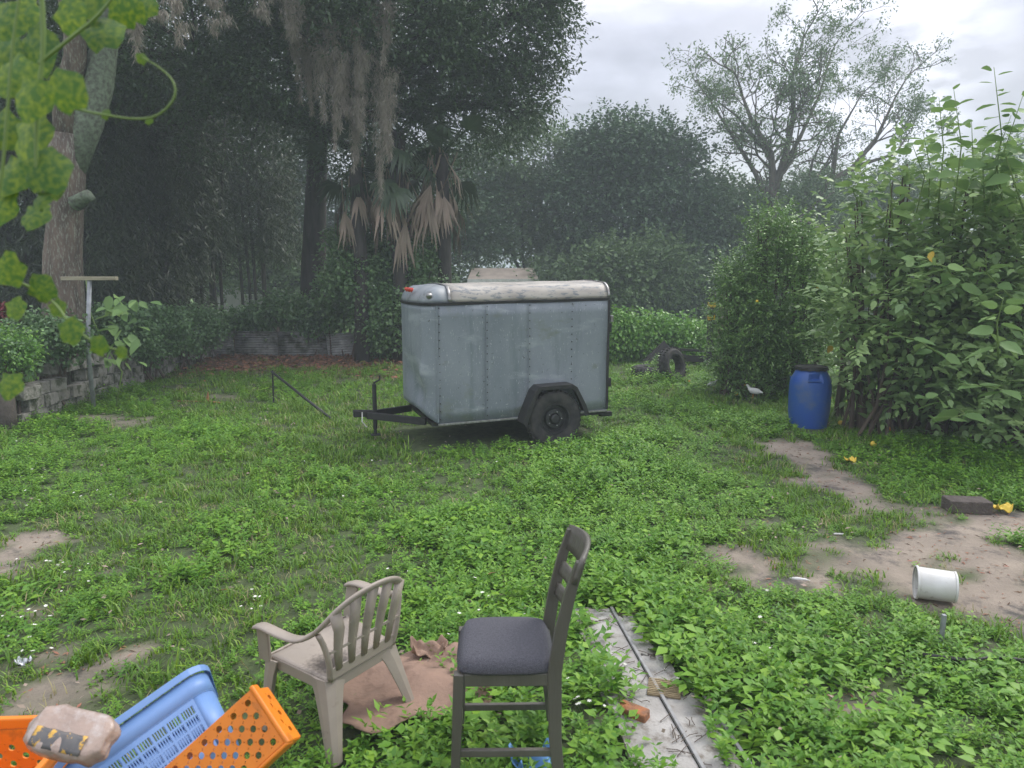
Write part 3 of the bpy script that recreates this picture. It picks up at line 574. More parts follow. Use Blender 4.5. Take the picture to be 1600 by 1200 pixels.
# tall sparse tree, branches really grown
def grow(bld, tips, p, d, r, l, depth, up=.1):
    p = Vector(p); d = Vector(d).normalized(); pts = [p]; rad = [r]; q = p
    for i in range(3):
        d = (d + Vector((random.gauss(0, .16), random.gauss(0, .16), random.gauss(0, .12) + up * .3))).normalized(); q = q + d * l / 3; pts.append(q); rad.append(r * (1 - .12 * (i + 1)))
    bld.tube(pts, rad, 6 if r > .05 else 4, cap=False)
    if depth == 0: tips.append(tuple(q)); tips.append(tuple(pts[2])); return
    if depth <= 2: tips.append(tuple(pts[2]))
    for k_ in range(3 if random.random() < .55 else 2):
        nd = (d + Vector((random.gauss(0, .55), random.gauss(0, .55), random.gauss(0, .35)))).normalized(); grow(bld, tips, pts[-1 if k_ < 2 else 2], nd, r * (.66 if k_ else .76), l * random.uniform(.7, .92), depth - 1, up)
def sparse_tree(label, Y, base_px, stems, r, group=None):
    b0 = P(base_px, 480, Y); b0.z = 0; t = empty('tall_tree', b0, 0, label, 'tree'); b = B(); tips = []
    for (pts, r_, dp, ln) in stems:
        pp = [P(px, py, Y) - b0 for px, py in pts]; rr = [r_ * (1 - .78 * i / (len(pp) - 1)) for i in range(len(pp))]; b.tube(pp, rr, 8)
        for i in range(1, len(pp)):
            dd = (pp[i] - pp[i - 1]); nb = 3 if i > 1 else 1
            for _ in range(nb):
                s = pp[i - 1].lerp(pp[i], random.random()); grow(b, tips, s, dd.normalized() + Vector((random.gauss(0, .8), random.gauss(0, .5), random.gauss(.1, .4))), rr[i] * .5, ln * random.uniform(.7, 1.1), dp)
        grow(b, tips, pp[-1], dd, rr[-1], ln, dp)
    b.build('trunk', M['bark'], t, smooth=True)
    tips = np.array(tips); tips = tips[rng.random(len(tips)) < .52]
    crown('crown', tips, 15, .19, .16, .42, M['farleaf2'], t); return t
sparse_tree('tall sparse tree with bare grey limbs against the sky', 34, 1215, [
    ([(1215, 480), (1212, 380), (1208, 290), (1205, 240), (1175, 190), (1160, 150)], .28, 3, 1.15),
    ([(1210, 300), (1228, 240), (1240, 180), (1238, 120), (1255, 60)], .2, 3, 1.15),
    ([(1225, 260), (1250, 215), (1280, 150), (1300, 80)], .12, 3, 1.1),
    ([(1205, 330), (1180, 270), (1140, 205), (1105, 150)], .15, 3, 1.0),
    ([(1208, 250), (1150, 180), (1110, 150)], .08, 2, .9)], .3)
sparse_tree('leaning tree with one long low limb right of the tallest tree', 36, 1255, [
    ([(1240, 480), (1262, 300), (1330, 265), (1370, 215), (1400, 150)], .22, 3, 1.1),
    ([(1300, 280), (1310, 210), (1345, 150)], .13, 3, 1.0),
    ([(1330, 262), (1400, 240), (1425, 200)], .1, 3, .8),
    ([(1255, 330), (1270, 250), (1290, 210)], .1, 2, 1.0)], .3)

# ---- big oak with hanging moss
ob = P(497, 500, 21); ob.z = 0
oak_l = [E(600, 30, 17.5, 170, 95, 200), E(760, 40, 19, 120, 100, 190), E(830, 90, 19.5, 40, 55, 26), E(740, 170, 20, 105, 60, 70), E(450, 60, 18, 170, 130, 200), E(250, 40, 17, 200, 110, 210), E(60, 60, 17, 150, 130, 150), E(560, 180, 19.5, 110, 100, 120), E(800, -60, 19, 100, 60, 60),
         E(500, -120, 17, 260, 80, 150), E(330, 170, 20, 110, 80, 60), E(690, 270, 21.5, 60, 60, 26), E(850, 20, 19, 30, 30, 14), E(790, 165, 19.5, 60, 40, 20)]
tree('huge dark oak whose canopy fills the upper left, trunk behind the corrugated fence', ob, oak_l, [(0, 0, -.2), (-.1, 0, 2), (.05, 0, 4), (.3, -.3, 6.2)], .42, M['oak'], M['barkdark'], per=105, rad=.42, L=.135, W=.42, name='oak_tree', T=LT2, nper=9)
# ---- tan trunk tree at the left
tb = P(100, 520, 12.6); tb.z = 0
t = empty('tan_trunk_tree', tb, 0, 'thick tan barked tree with pale lichen behind the block wall', 'tree')
def rel(px, py, Y): return P(px, py, Y) - tb
b = B(); b.tube([Vector((-.1, 0, -.2)), rel(100, 480, 12.6), rel(98, 400, 12.6), rel(103, 330, 12.6), rel(104, 270, 12.6), rel(104, 210, 12.6)], [.42, .33, .30, .27, .29, .26], 20)
b.tube([rel(108, 240, 12.6), rel(103, 150, 12.6), rel(118, 90, 12.5), rel(116, 30, 12.4), rel(90, -60, 12.2)], [.24, .2, .17, .16, .15], 12)
b.build('trunk', M['barktan'], t, smooth=True)
b = B(); b.tube([rel(112, 270, 12.62), rel(138, 190, 12.7), rel(155, 130, 12.75), rel(165, 60, 12.8), rel(180, -60, 12.9)], [.2, .24, .23, .2, .17], 12); b.build('limb', M['lichen'], t, smooth=True)
b = B(); b.tube([rel(118, 318, 12.4), rel(138, 305, 12.3), rel(146, 312, 12.3)], [.14, .1, .05], 8); b.build('branch_stub', M['lichen'], t, smooth=True)
lb = [E(60, -120, 12.5, 220, 70, 60), E(200, -140, 13, 160, 60, 40), E(20, 40, 14, 60, 60, 14)]; cls = clusters_in([((c[0] - tb.x, c[1] - tb.y, c[2]), r, n) for c, r, n in lb])
crown('crown', np.concatenate(cls), 90, .35, .1, .42, M['oak'], t)
# ---- Spanish moss, each hanging curtain a thing
def moss(label, px, py0, py1, Y, wpx, n):
    a = P(px, py0, Y); z1 = P(px, py1, Y).z; w_ = wpx / F * Y; o = []
    ns = max(5, int(wpx / 7)); sx = rng.uniform(-.5, .5, ns) * w_; sy = rng.uniform(-.25, .25, ns); sl_ = (a.z - z1) * rng.uniform(.35, 1, ns) * (1 - .35 * np.abs(sx / w_ * 2)); ph = rng.random(ns) * 6
    k = rng.integers(0, ns, n); t = rng.random(n) ** 1.15; rad = (.085 * (1 - t) + .016) * (1 + .3 * np.sin(t * 14 + ph[k]))
    top = rng.uniform(-.55, .5, ns)
    Pt = np.stack([sx[k] * (1 - .15 * t) + rng.normal(size=n) * rad + .04 * np.sin(t * 5 + ph[k]), sy[k] + rng.normal(size=n) * rad, top[k] * (1 - t) - t * sl_[k]], 1)
    D = np.stack([rng.normal(size=n) * .45, rng.normal(size=n) * .45, -1 + rng.normal(size=n) * .3], 1)
    V, f, v = leaves(Pt, D, rdir(n), rng.uniform(.07, .2, n), rng.uniform(.006, .013, n)); v = v * .6 + np.repeat(rng.random(ns)[k], 4) * .4
    o = link('spanish_moss', npmesh('spanish_moss', V, f, v), None, M['moss']); o.location = a; tag(o, label, 'moss', 'curtains of moss hanging from the trees')
moss('longest grey moss curtain, hanging left of the palm fans', 572, 120, 345, 16.5, 80, 9000)
moss('broad grey moss curtain under the middle of the oak canopy', 535, 50, 285, 16.3, 80, 9000)
moss('moss curtain hanging just left of the broad middle one', 486, 40, 205, 16.4, 56, 5200)
moss('narrow moss strand high above the palm fans', 592, 0, 150, 16.2, 40, 3600)
moss('moss curtain beside the lichen covered limb at the upper left', 190, -30, 95, 11.8, 44, 3500)
moss('thin moss strand hanging right of the lichen covered limb', 262, -20, 80, 12, 14, 1200)
moss('thin moss strand between the tan tree and the middle moss curtains', 338, -20, 62, 14, 12, 900)
moss('short moss strand at the top edge, left of the middle curtains', 415, -25, 60, 15, 22, 1200)
moss('moss strand at the top edge above the moss left of the broad curtain', 455, -20, 95, 15.5, 26, 1700)

# ---- bamboo clumps
def bamboo(label, px0, px1, Y, ztop, ncul, nleaf, low=.22):
    x0, x1 = P(px0, 480, Y).x, P(px1, 480, Y).x; cx = (x0 + x1) / 2; t = empty('bamboo_clump', (cx, Y, 0), 0, label, 'bamboo'); hw = (x1 - x0) / 2
    for _ in range(ncul):
        x = random.uniform(-hw, hw) * .9; y = random.uniform(-.7, .7); lean = x * .2 + random.gauss(0, .1); b = B()
        b.tube([(x * .8, y, -.1), (x * .8 + lean * .1, y, ztop * .3), (x + lean * .5, y + .1, ztop * .65), (x * 1.2 + lean * 1.6, y, ztop)], [.055, .052, .045, .02], 7); b.build('culm', M['barkdark'], t, smooth=True)
    cl = np.stack([rng.uniform(-hw, hw, nleaf) * 1.25, rng.uniform(-1.3, 1.1, nleaf), ztop * (low + (1 - low) * rng.random(nleaf))], 1)
    k = 20; tot = nleaf * k; ci = np.repeat(np.arange(nleaf), k); th = rng.random(tot) * 6.28
    D = np.stack([np.cos(th) * .6, np.sin(th) * .6, -.6 + rng.normal(size=tot) * .4], 1); Pt = cl[ci] + rng.normal(size=(tot, 3)) * .14
    V, f, v = leaves(Pt, D, rdir(tot), rng.uniform(.16, .34, tot), rng.uniform(.022, .04, tot)); v = v * .5 + np.repeat(rng.random(nleaf)[ci], 4) * .5
    link('foliage', npmesh('foliage', V, f, v), t, M['bamboo']); return t
bamboo('dark bamboo clump with bare culms at the edge of the green clearing', 285, 350, 22, 8, 9, 900, low=.3)
bamboo('dense dark bamboo behind the block wall, middle clump', 180, 300, 20.5, 8, 7, 1900, low=.1)
bamboo('dark bamboo just right of the tan trunked tree', 110, 205, 18, 7.5, 6, 1500, low=.08)
bamboo('dark bamboo at the far left behind the tan trunked tree', -60, 90, 17.5, 7.5, 6, 1400, low=.08)
bamboo('thin bamboo clump behind the clearing, left of the dark oak trunk', 370, 455, 24.5, 8, 5, 800, low=.34)

# ---- cabbage palms
def fan_mesh(name, dead):
    ps = []; n = 22 if not dead else 14
    for i in range(n):
        a = (-1.25 + 2.5 * i / (n - 1)) * (1 if not dead else .22) + random.gauss(0, .04 if not dead else .1); l = (.75 - .25 * abs(a)) * (random.uniform(.85, 1.1) if not dead else random.uniform(.5, 1.25)) * (1 if not dead else 1.1)
        w_ = .032 if not dead else .028; d = Vector((math.cos(a), math.sin(a), .12)); s_ = Vector((-math.sin(a), math.cos(a), 0)); q0 = Vector((.72, 0, 0)); q1 = q0 + d * l * .55; q2 = q1 + Vector((d.x * .6, d.y * .6, -.62 if not dead else -.2)).normalized() * l * .5
        o = len(ps) * 0; ps.append(([q0 - s_ * .012, q0 + s_ * .012, q1 + s_ * w_, q1 - s_ * w_, q2 + s_ * .004, q2 - s_ * .004]))
    V = [tuple(x) for q in ps for x in q]; f = []
    for i in range(len(ps)): o = i * 6; f += [(o, o + 1, o + 2, o + 3), (o + 3, o + 2, o + 4, o + 5)]
    o = len(V); V += [(0, -.02, 0), (0, .02, 0), (.75, .012, 0), (.75, -.012, 0), (0, 0, -.03), (.75, 0, -.02)]; f += [(o, o + 1, o + 2, o + 3), (o, o + 3, o + 5, o + 4), (o + 1, o + 4, o + 5, o + 2)]
    return npmesh(name, V, f, np.repeat(rng.random(len(V) // 2 + 1), 2)[:len(V)])
green_fans = [fan_mesh('frond', 0) for _ in range(3)]; dead_fans = [fan_mesh('dead_frond', 1) for _ in range(3)]
for m_i in green_fans: m_i.materials.append(M['frond'])
for m_i in dead_fans: m_i.materials.append(M['deadfrond'])
def palm(label, px, py, Y, ng, nd, dead_rows=((.25, 0),), s=1.0):
    c = P(px, py, Y); t = empty('cabbage_palm', (c.x, Y, 0), 0, label, 'palm tree'); b = B(); b.tube([(0, 0, -.1), (.05, 0, c.z * .5), (0, 0, c.z)], [.2, .17, .16], 12); b.build('trunk', M['barkdark'], t, smooth=True)
    for i in range(ng):
        o = bpy.data.objects.new('frond', green_fans[i % 3]); C.objects.link(o); o.parent = t; o.location = (0, 0, c.z); o.scale = (s,) * 3; o.rotation_euler = (random.gauss(0, .3), -random.uniform(-.75, 1.15), i * 2.4)
        o.rotation_euler[1] = R(random.uniform(-60, 55))
    for i in range(nd):
        o = bpy.data.objects.new('dead_frond', dead_fans[i % 3]); C.objects.link(o); o.parent = t; o.location = (random.gauss(0, .16), random.gauss(0, .16), c.z + .35 - random.random() * 1.0); o.scale = (s * random.uniform(.75, 1.15),) * 3; o.rotation_euler = (random.gauss(0, .2), R(random.uniform(62, 86)), i * 2.4 + random.gauss(0, .3))
palm('cabbage palm with green fans beside the longest moss curtain', 622, 205, 18.5, 9, 0, s=1.35)
palm('lower cabbage palm with hanging brown fronds in the ivy', 618, 252, 18.2, 5, 18, s=1.35)
palm('cabbage palm with a skirt of dead fronds, nearest the dark far tree', 690, 240, 18.8, 7, 24, s=1.3)
palm('small palm with a few dead fronds left of the others', 556, 262, 18.0, 6, 9, s=1.15)

# ---- ivy mound, hedges, vines
def heap(name, label, cat_, lobes, m, per=60, rad=.2, L=.09, W=.75, T=LT4, kind=None, base=None, stems=True, extra=None):
    base = Vector(base) if base else Vector((lobes[0][0][0], lobes[0][0][1], 0)); t = empty(name, base, 0, label, cat_)
    lob = [((c[0] - base.x, c[1] - base.y, c[2]), r, n) for c, r, n in lobes]; cls = clusters_in(lob, shell=.7)
    if name == 'large_leaved_bush': cls = [c_[rng.random(len(c_)) < .5 + .5 * (fbm(c_[:, 0] * 2.2, c_[:, 2] * 2.2) > -.25)] for c_ in cls]
    allc = np.concatenate(cls)
    if extra:
        ctr = np.concatenate([np.tile(np.array(l_[0]) - [0, 0, .15], (len(c_), 1)) for l_, c_ in zip(lob, cls)]); q = np.repeat(np.arange(len(allc)), extra); c2 = allc[q] + np.clip(rng.normal(size=(len(q), 3)), -1.6, 1.6) * rad
        V, f, v = cat([spray_arrays(c2, ctr[q], 9, rad * 2.6, L, W, T, up=.45), crown_arrays(allc, max(3, per // 3), rad, L * .9, W, T)]); o = link('foliage', npmesh('foliage', V, f, v), t, m)
    else: o = crown('foliage', allc, per, rad, L, W, m, t, T=T, droop=-.35)
    if stems:
        b = B()
        for (c, r, n), cl in zip(lob, cls):
            for q in cl[:8]: b.tube([(c[0] + random.gauss(0, r[0] * .3), c[1] + random.gauss(0, .1), 0), ((q[0] + c[0]) / 2, (q[1] + c[1]) / 2, q[2] * .6), tuple(q)], [.025, .018, .008], 5)
        stuff(b.build('stems', M['twig'], t))
    return t
heap('ivy_mound', 'tall mound of ivy climbing beside the dark oak trunk, left of the trailer', 'ivy',
     [E(615, 498, 18.6, 62, 56, 200), E(570, 430, 18.8, 60, 60, 170), E(640, 400, 19.2, 50, 70, 130), E(530, 462, 19.6, 40, 44, 90), E(660, 480, 18.8, 35, 70, 110), E(560, 370, 19.3, 50, 30, 50)], M['ivy'], per=46, rad=.17, L=.1, W=.75)
heap('fence_vine', 'low green vine heaped over the corrugated fence, left of the ivy mound', 'vine',
     [E(450, 486, 19.9, 55, 26, 120), E(385, 502, 20, 50, 16, 90), E(500, 505, 19.6, 30, 18, 50), E(335, 508, 20, 30, 22, 60)], M['ivy'], per=40, rad=.16, L=.1, W=.7)
heap('wall_vine', 'vine hedge spilling over the block wall behind the clothesline post', 'vine',
     [E(60, 532, 11.4, 75, 36, 130, .45), E(175, 515, 13.6, 60, 36, 150, .45), E(240, 516, 15.3, 55, 38, 150, .5), E(300, 512, 17.8, 46, 34, 120, .5), E(-20, 560, 10.2, 60, 55, 80, .5), E(225, 548, 14.6, 20, 22, 34, .25), E(285, 535, 16.6, 22, 18, 30, .25)], M['ivy'], per=46, rad=.13, L=.075, W=.7)
heap('bright_bush', 'small bright green bush at the left edge above the block wall', 'bush', [E(15, 545, 10.3, 34, 34, 110, .35)], M['hedge'], per=36, rad=.09, L=.05, W=.6)
heap('back_hedge', 'bright green vine hedge behind the tyres, right of the trailer', 'hedge',
     [E(975, 530, 18.4, 38, 42, 150, .6), E(1030, 532, 18.6, 42, 38, 150, .6), E(1080, 535, 18.6, 36, 38, 120, .6), E(910, 535, 18.6, 50, 42, 110, .6), E(850, 535, 18.8, 50, 40, 60, .6)], M['hedge'], per=46, rad=.16, L=.1, W=.65)
cb = E(1222, 470, 13, 68, 100, 560)
def bush(label, base, lobes, m, per, rad, L, W, name='bush', T=LT4): return heap(name, label, 'bush', lobes, m, per, rad, L, W, T, base=base, extra=3)
bush('rounded citrus bush with small yellow fruit behind the blue barrel', (cb[0][0], 13, 0), [cb, E(1212, 385, 13, 40, 42, 100), E(1170, 520, 12.8, 44, 60, 170), E(1240, 550, 13.1, 60, 58, 170), E(1275, 430, 13.2, 44, 50, 140), E(1180, 590, 12.9, 46, 30, 110), E(1250, 605, 13.2, 60, 26, 90), E(1140, 560, 13, 26, 40, 60), E(1145, 480, 13, 30, 50, 80), E(1150, 440, 13, 26, 30, 40), E(1195, 345, 13, 14, 14, 8), E(1255, 370, 13, 22, 20, 14)], M['citrus'], 40, .13, .075, .5, name='citrus_bush')
for (px, py, Y) in ((1165, 470, 12.1), (1182, 470, 12.1), (1276, 450, 12.2), (1140, 520, 12.2), (1172, 448, 12.1)):
    pass
# right side large leaved bush
rb = Vector((5.4, 9.6, 0))
heap('large_leaved_bush', 'big bush with broad drooping leaves at the right edge, behind the barrel', 'bush',
     [E(1400, 470, 9.6, 90, 80, 190), E(1500, 430, 9.6, 100, 90, 220), E(1450, 560, 9.8, 110, 70, 190), E(1570, 520, 9.2, 80, 110, 210), E(1545, 345, 9.9, 70, 60, 80), E(1370, 350, 10, 45, 60, 55), E(1450, 350, 10.2, 45, 45, 34), E(1640, 400, 9.2, 90, 120, 180), E(1365, 510, 10.2, 46, 60, 70),
      E(1640, 600, 8.6, 70, 80, 120), E(1580, 650, 8.7, 50, 40, 60), E(1335, 400, 11, 30, 45, 22), E(1500, 620, 9.9, 110, 40, 110), E(1390, 600, 10.2, 70, 36, 70), E(1620, 700, 8.4, 60, 30, 40), E(1580, 270, 9.9, 40, 40, 16), E(1400, 285, 10.1, 34, 34, 12), E(1490, 290, 10.1, 26, 36, 8)], M['mulb2'], per=11, rad=.21, L=.15, W=.6, T=LT8, base=rb, extra=1)
big_leaf = []
for k_ in range(3):
    V, f, v = leaves(np.zeros((1, 3)), np.array([[1., 0, 0]]), np.array([[0, 0, 1.]]), 1., .62, LT8); me_ = npmesh('leaf', V, f, v); me_.materials.append(M['mulb']); me_.polygons.foreach_set('use_smooth', [True] * 8); big_leaf.append(me_)
yl = npmesh('yellow_leaf', *leaves(np.zeros((1, 3)), np.array([[1., 0, 0]]), np.array([[0, 0, 1.]]), 1., .6, LT8)); yl.materials.append(M['yellowleaf'])
shoots = empty('tall_shoot_bush', (5.6, 9.3, 0), 0, 'upright leafy shoots standing above the large leaved bush, against the sky', 'bush')
def put_leaf(par, p, d, l, me_=None, roll=0):
    o = bpy.data.objects.new('leaf' if me_ is None else 'yellow_leaf', me_ or random.choice(big_leaf)); C.objects.link(o); o.parent = par; o.location = p - Vector(par.location)
    q = Vector(d).to_track_quat('X', 'Z') @ Euler((random.gauss(0, .6), 0, 0)).to_quaternion(); o.rotation_mode = 'QUATERNION'; o.rotation_quaternion = q; o.scale = (l,) * 3; return o
sb = B(); nleaf_ = 0
for (x0, y0, x1, y1, Y, lf) in [(1545, 330, 1553, 105, 8.6, 20), (1490, 330, 1490, 138, 8.8, 16), (1465, 330, 1467, 152, 9, 15), (1600, 330, 1598, 150, 8.4, 16), (1520, 330, 1518, 190, 9, 12), (1430, 340, 1425, 225, 9.2, 11), (1395, 360, 1390, 262, 9.4, 10),
                              (1570, 330, 1580, 180, 8.7, 13), (1620, 330, 1640, 120, 8.6, 10), (1405, 480, 1290, 440, 10.7, 12), (1480, 560, 1390, 520, 8.2, 9), (1560, 560, 1568, 465, 7.3, 12), (1340, 330, 1325, 290, 10, 7), (1500, 450, 1420, 400, 8.4, 11), (1585, 470, 1540, 400, 8.2, 9),
                              (1360, 500, 1300, 475, 10.8, 9), (1360, 420, 1300, 372, 9.6, 9), (1600, 620, 1500, 600, 7.6, 8), (1640, 540, 1560, 560, 7.5, 8), (1480, 640, 1440, 620, 8.2, 6), (1540, 340, 1535, 235, 8.9, 11), (1350, 340, 1352, 262, 9.8, 8), (1450, 330, 1442, 205, 9.2, 11), (1575, 330, 1566, 240, 8.6, 9), (1380, 360, 1318, 330, 9.7, 7), (1500, 640, 1465, 660, 7.8, 7)]:
    a, b_ = P(x0, y0, Y + .2), P(x1, y1, Y); pl = Vector(shoots.location); mid = a.lerp(b_, .5) + Vector((random.gauss(0, .12), random.gauss(0, .1), .06)); sb = B(); sb.tube([a - pl, a.lerp(mid, .5) - pl, mid - pl, mid.lerp(b_, .5) - pl, b_ - pl], [.011, .009, .007, .005, .003], 6); sb.build('stem', M['stem'], shoots, smooth=True)
    for i in range(lf):
        t_ = (i + .8) / lf; p = a.lerp(mid, t_ * 2) if t_ < .5 else mid.lerp(b_, t_ * 2 - 1); az = i * 2.4 + random.gauss(0, .3); put_leaf(shoots, p + Vector((math.cos(az), math.sin(az), 0)) * .03, (math.cos(az), math.sin(az), .25 - .7 * (1 - t_) + random.gauss(0, .12)), random.uniform(.17, .29) * (1.1 - .5 * t_ ** 3)); nleaf_ += 1
for (px, py, Y) in ((1455, 393, 8.4), (1300, 540, 10.4)): put_leaf(shoots, P(px, py, Y), (random.gauss(0, .5), -.5, -.7), .15, yl)
# ------------------------------------------------------------------ far houses
def house(label, c, wd_, dp, hw, hr, over=.4):
    t = empty('far_house', c, R(random.uniform(-6, 6)), label, 'house'); b = B(); b.box((0, 0, hw / 2), (wd_, dp, hw)); b.build('wall', M['housewall'], t)
    b = B(); o = over; x, y = wd_ / 2 + o, dp / 2 + o; V = [(-x, -y, hw), (x, -y, hw), (x, y, hw), (-x, y, hw), (-x + wd_ * .06, 0, hw + hr), (x - wd_ * .06, 0, hw + hr)]
    b.add(V, [(3, 2, 1, 0), (0, 1, 5, 4), (1, 2, 5), (2, 3, 4, 5), (3, 0, 4)]); r_ = b.build('roof', M['houseroof'], t)
    b = B(); b.box((0, -y - .03, hw - .06), (2 * x, .05, .16)); b.build('fascia', M['white'], r_)
    for i in range(3):
        xx = -wd_ * .33 + i * wd_ * .33; b = B(); b.box((xx, -dp / 2 - .03, hw * .6), (1.1, .08, 1.0)); wn = b.build('window', M['white'], t); b = B(); b.box((xx, -dp / 2 - .08, hw * .6), (.95, .03, .85)); b.build('pane', M['glassdark'], wn)
hp = P(785, 440, 31); house('small far building with a tan roof showing above the trailer', (hp.x, 32.2, 0), 2.9, 2.0, 2.02, .5, .1)
hp = P(395, 430, 44); house('pale far house glimpsed through the branches at left', (hp.x, 46, 0), 6.5, 5, 2.5, 1.0)

# ------------------------------------------------------------------ corrugated fence
def corr_sheet(w_, h_, m, par, loc, rz, tilt=0):
    b = B(); b.grid(lambda u, v: (u * w_ - w_ / 2, .016 * math.sin(v * h_ / .068 * 2 * math.pi / 1.0), v * h_), 1, int(h_ / .068 * 6)); o = b.build('corrugated_sheet', m, par, smooth=True, solid=.004); o.location = loc; o.rotation_euler = (0, tilt, rz); return o
cf = empty('corrugated_fence', (-6.95, 19.5, 0), 0, 'low fence of rusty corrugated metal sheets along the back of the yard', 'fence')
for (x0, x1, m) in ((-2.45, -.7, 'corr'), (-.68, .5, 'corr'), (.52, 1.9, 'corr'), (2.85, 4.6, 'corr')):
    corr_sheet(x1 - x0, .68 + random.uniform(-.03, .03), M[m], cf, ((x0 + x1) / 2, random.uniform(-.02, .02), .0), random.gauss(0, .01), random.gauss(0, .012))
corr_sheet(.85, .62, M['corrwhite'], cf, (2.32, -.06, .02), .02, -.07)['label'] = 'bent pale corrugated sheet'
for x in (-2.5, -.69, .51, 1.9, 2.8, 4.6):
    b = B(); b.box((x, .08, .4), (.07, .07, .8)); b.build('post', M['board'], cf, bevel=.004)

# ------------------------------------------------------------------ block wall on the left
A0, A1 = G(25, 668), G(335, 556); wv = (A1 - A0); wl_ = wv.length; wall = empty('block_wall', A0, math.atan2(wv.y, wv.x), 'low crumbling wall of old concrete blocks along the left side', 'wall')
blk = B(); blk.box((0, 0, 0), (.395, .19, .19)); bm0 = blk.build('block', M['concrete'], wall, bevel=.008); first = True
for row in range(4):
    nb = int(wl_ / .405)
    for i in range(nb):
        if row == 2 and i in (3, 4, 9, 13, 14, 21): continue
        if row == 3 and (random.random() < .35 or i < 2): continue
        x = .2 + i * .405 + (.2 if row % 2 else 0)
        o = bm0 if first else bm0.copy()
        if not first: C.objects.link(o)
        first = False; o.parent = wall; o.location = (x + random.gauss(0, .006), random.gauss(0, .012) * (1 + row), .09 + row * .197)
        o.rotation_euler = (0, random.gauss(0, .01), random.gauss(0, .025))
        if row == 2 and i < 9: o.rotation_euler = (random.gauss(0, .06), random.gauss(.04, .05), random.gauss(0, .08)); o.location.y += random.gauss(-.03, .03)
        if row == 3 and i < 9: o.rotation_euler = (random.gauss(-.15, .1), random.gauss(0, .07), random.gauss(0, .12)); o.location.z += .02
st = B(); p = G(8, 672); st.tube([(0, 0, -.05), (.01, 0, .25), (0, .02, .5), (.0, .0, .6)], [.16, .15, .15, .10], 14); s_ = st.build('tree_stump', M['darkblock'], None, smooth=True); s_.location = p; tag(s_, 'short dark stump at the near end of the block wall', 'stump')

# ------------------------------------------------------------------ clothesline post
pb = G(147, 641); pt = P(140, 437, pb.y); H_ = pt.z; t = empty('clothesline_post', pb, 0, 'grey T shaped clothesline post with a wooden crossarm by the block wall', 'post')
b = B(); b.tube([(0, 0, -.1), (-.01, 0, H_ * .5), (pt.x - pb.x, 0, H_)], .034, 14); b.build('pole', M['pole'], t, smooth=True)
b = B(); b.box((pt.x - pb.x, 0, H_ + .02), (.88, .09, .06)); b.build('crossarm', M['polewood'], t, bevel=.006)
for x in (-.4, -.15, .17, .4): b = B(); b.tube([(pt.x - pb.x + x, 0, H_ + .04), (pt.x - pb.x + x, 0, H_ + .08), (pt.x - pb.x + x + .02, 0, H_ + .1)], .006, 6); b.build('line_hook', M['black'], t)
pv = empty('post_vine', (pb.x + .25, pb.y + .2, 0), 0, 'leafy vine with broad leaves climbing the clothesline post', 'vine'); b = B(); path = [Vector((0, 0, 0)), Vector((.1, .1, .6)), Vector((-.1, -.05, 1.1)), Vector((-.22, -.12, 1.6)), Vector((-.25, -.1, 2.15))]; b.tube(path, .012, 6); b.build('vine_stem', M['stem'], pv, smooth=True)
for i in range(40):
    px, py = 163 + abs(random.gauss(0, 34)), random.uniform(462, 575)
    if py < 462: px = random.gauss(142, 8)
    q = P(px, py, pb.y + random.uniform(-.25, .25)); put_leaf(pv, q, (random.gauss(.2, .6), -.5 + random.gauss(0, .3), random.gauss(-.35, .3)), random.uniform(.17, .3))

# ------------------------------------------------------------------ trailer
T0 = empty('cargo_trailer', TR, TYAW, 'weathered grey enclosed cargo trailer with rounded roof standing in the weeds', 'trailer')
XS, XR, HW, RC = -1.0, 1.37, .75, .17; ZB, ZT = .355, 1.845
def tilt(x): return .016 * x           # the body sits slightly nose down
def outline(dd=0.0, nose=True):        # rounded front plan, from the near seam round to the far seam
    R_ = RC - dd; xf = XS - R_; pts = [(XS, -(HW - dd))]
    for k in range(1, 9): a = math.pi / 2 * k / 8; pts.append((XS - R_ * math.sin(a), -(HW - dd) + R_ * (1 - math.cos(a)) + 0))
    n_ = len(pts); y0 = pts[-1][1]
    for k in range(1, 8): y = y0 + (-2 * y0) * k / 8; pts.append((xf - .05 * math.cos((k / 8 - .5) * math.pi) * 1.0, y))
    pts += [(x, -y) for x, y in reversed(pts[:n_])]; return pts
def panel(x0, x1, y, name='side_panel', lab=None):
    b = B(); g_ = .0006
    def fn(u, v):
        x = x0 + g_ + (x1 - x0 - 2 * g_) * u; z = ZB + (ZT - ZB) * v; wv_ = .004 * math.sin(x * 5 + z * 3) + .004 * math.sin(z * 6 + x) ; return (x, y + wv_ * (1 if y < 0 else -1), z + tilt(x))
    b.grid(fn, 8, 10); o = b.build(name, M['paint'], T0, smooth=True, solid=.012)
    if lab: o['label'] = lab
    return o
for x0, x1 in ((XS, -.36), (-.36, .22), (.22, XR)): panel(x0, x1, -HW)
for x0, x1 in ((XS, .2), (.2, XR)): panel(x0, x1, HW)
ol = outline(); b = B(); n_ = len(ol) - 1
def ffn(u, v):
    k = min(int(u * n_ + 1e-6), n_ - 1); t_ = u * n_ - k; x = ol[k][0] * (1 - t_) + ol[k + 1][0] * t_; y = ol[k][1] * (1 - t_) + ol[k + 1][1] * t_
    z = ZB + (ZT - ZB) * v; ff = max(0, (XS - x) / .22); cut = ff * .17 * (1 - v) ** 1.0          # bottom rises towards the front
    z += cut; dent = .09 * math.exp(-((z - .72) / .18) ** 2 - ((y + .42) / .22) ** 2) + .05 * math.exp(-((z - .95) / .2) ** 2 - ((y + .1) / .3) ** 2) - .035 * math.exp(-((z - 1.0) / .15) ** 2 - ((y + .62) / .1) ** 2)
    return (x + dent * min(1, ff * 1.5), y + dent * .4, z + tilt(x))
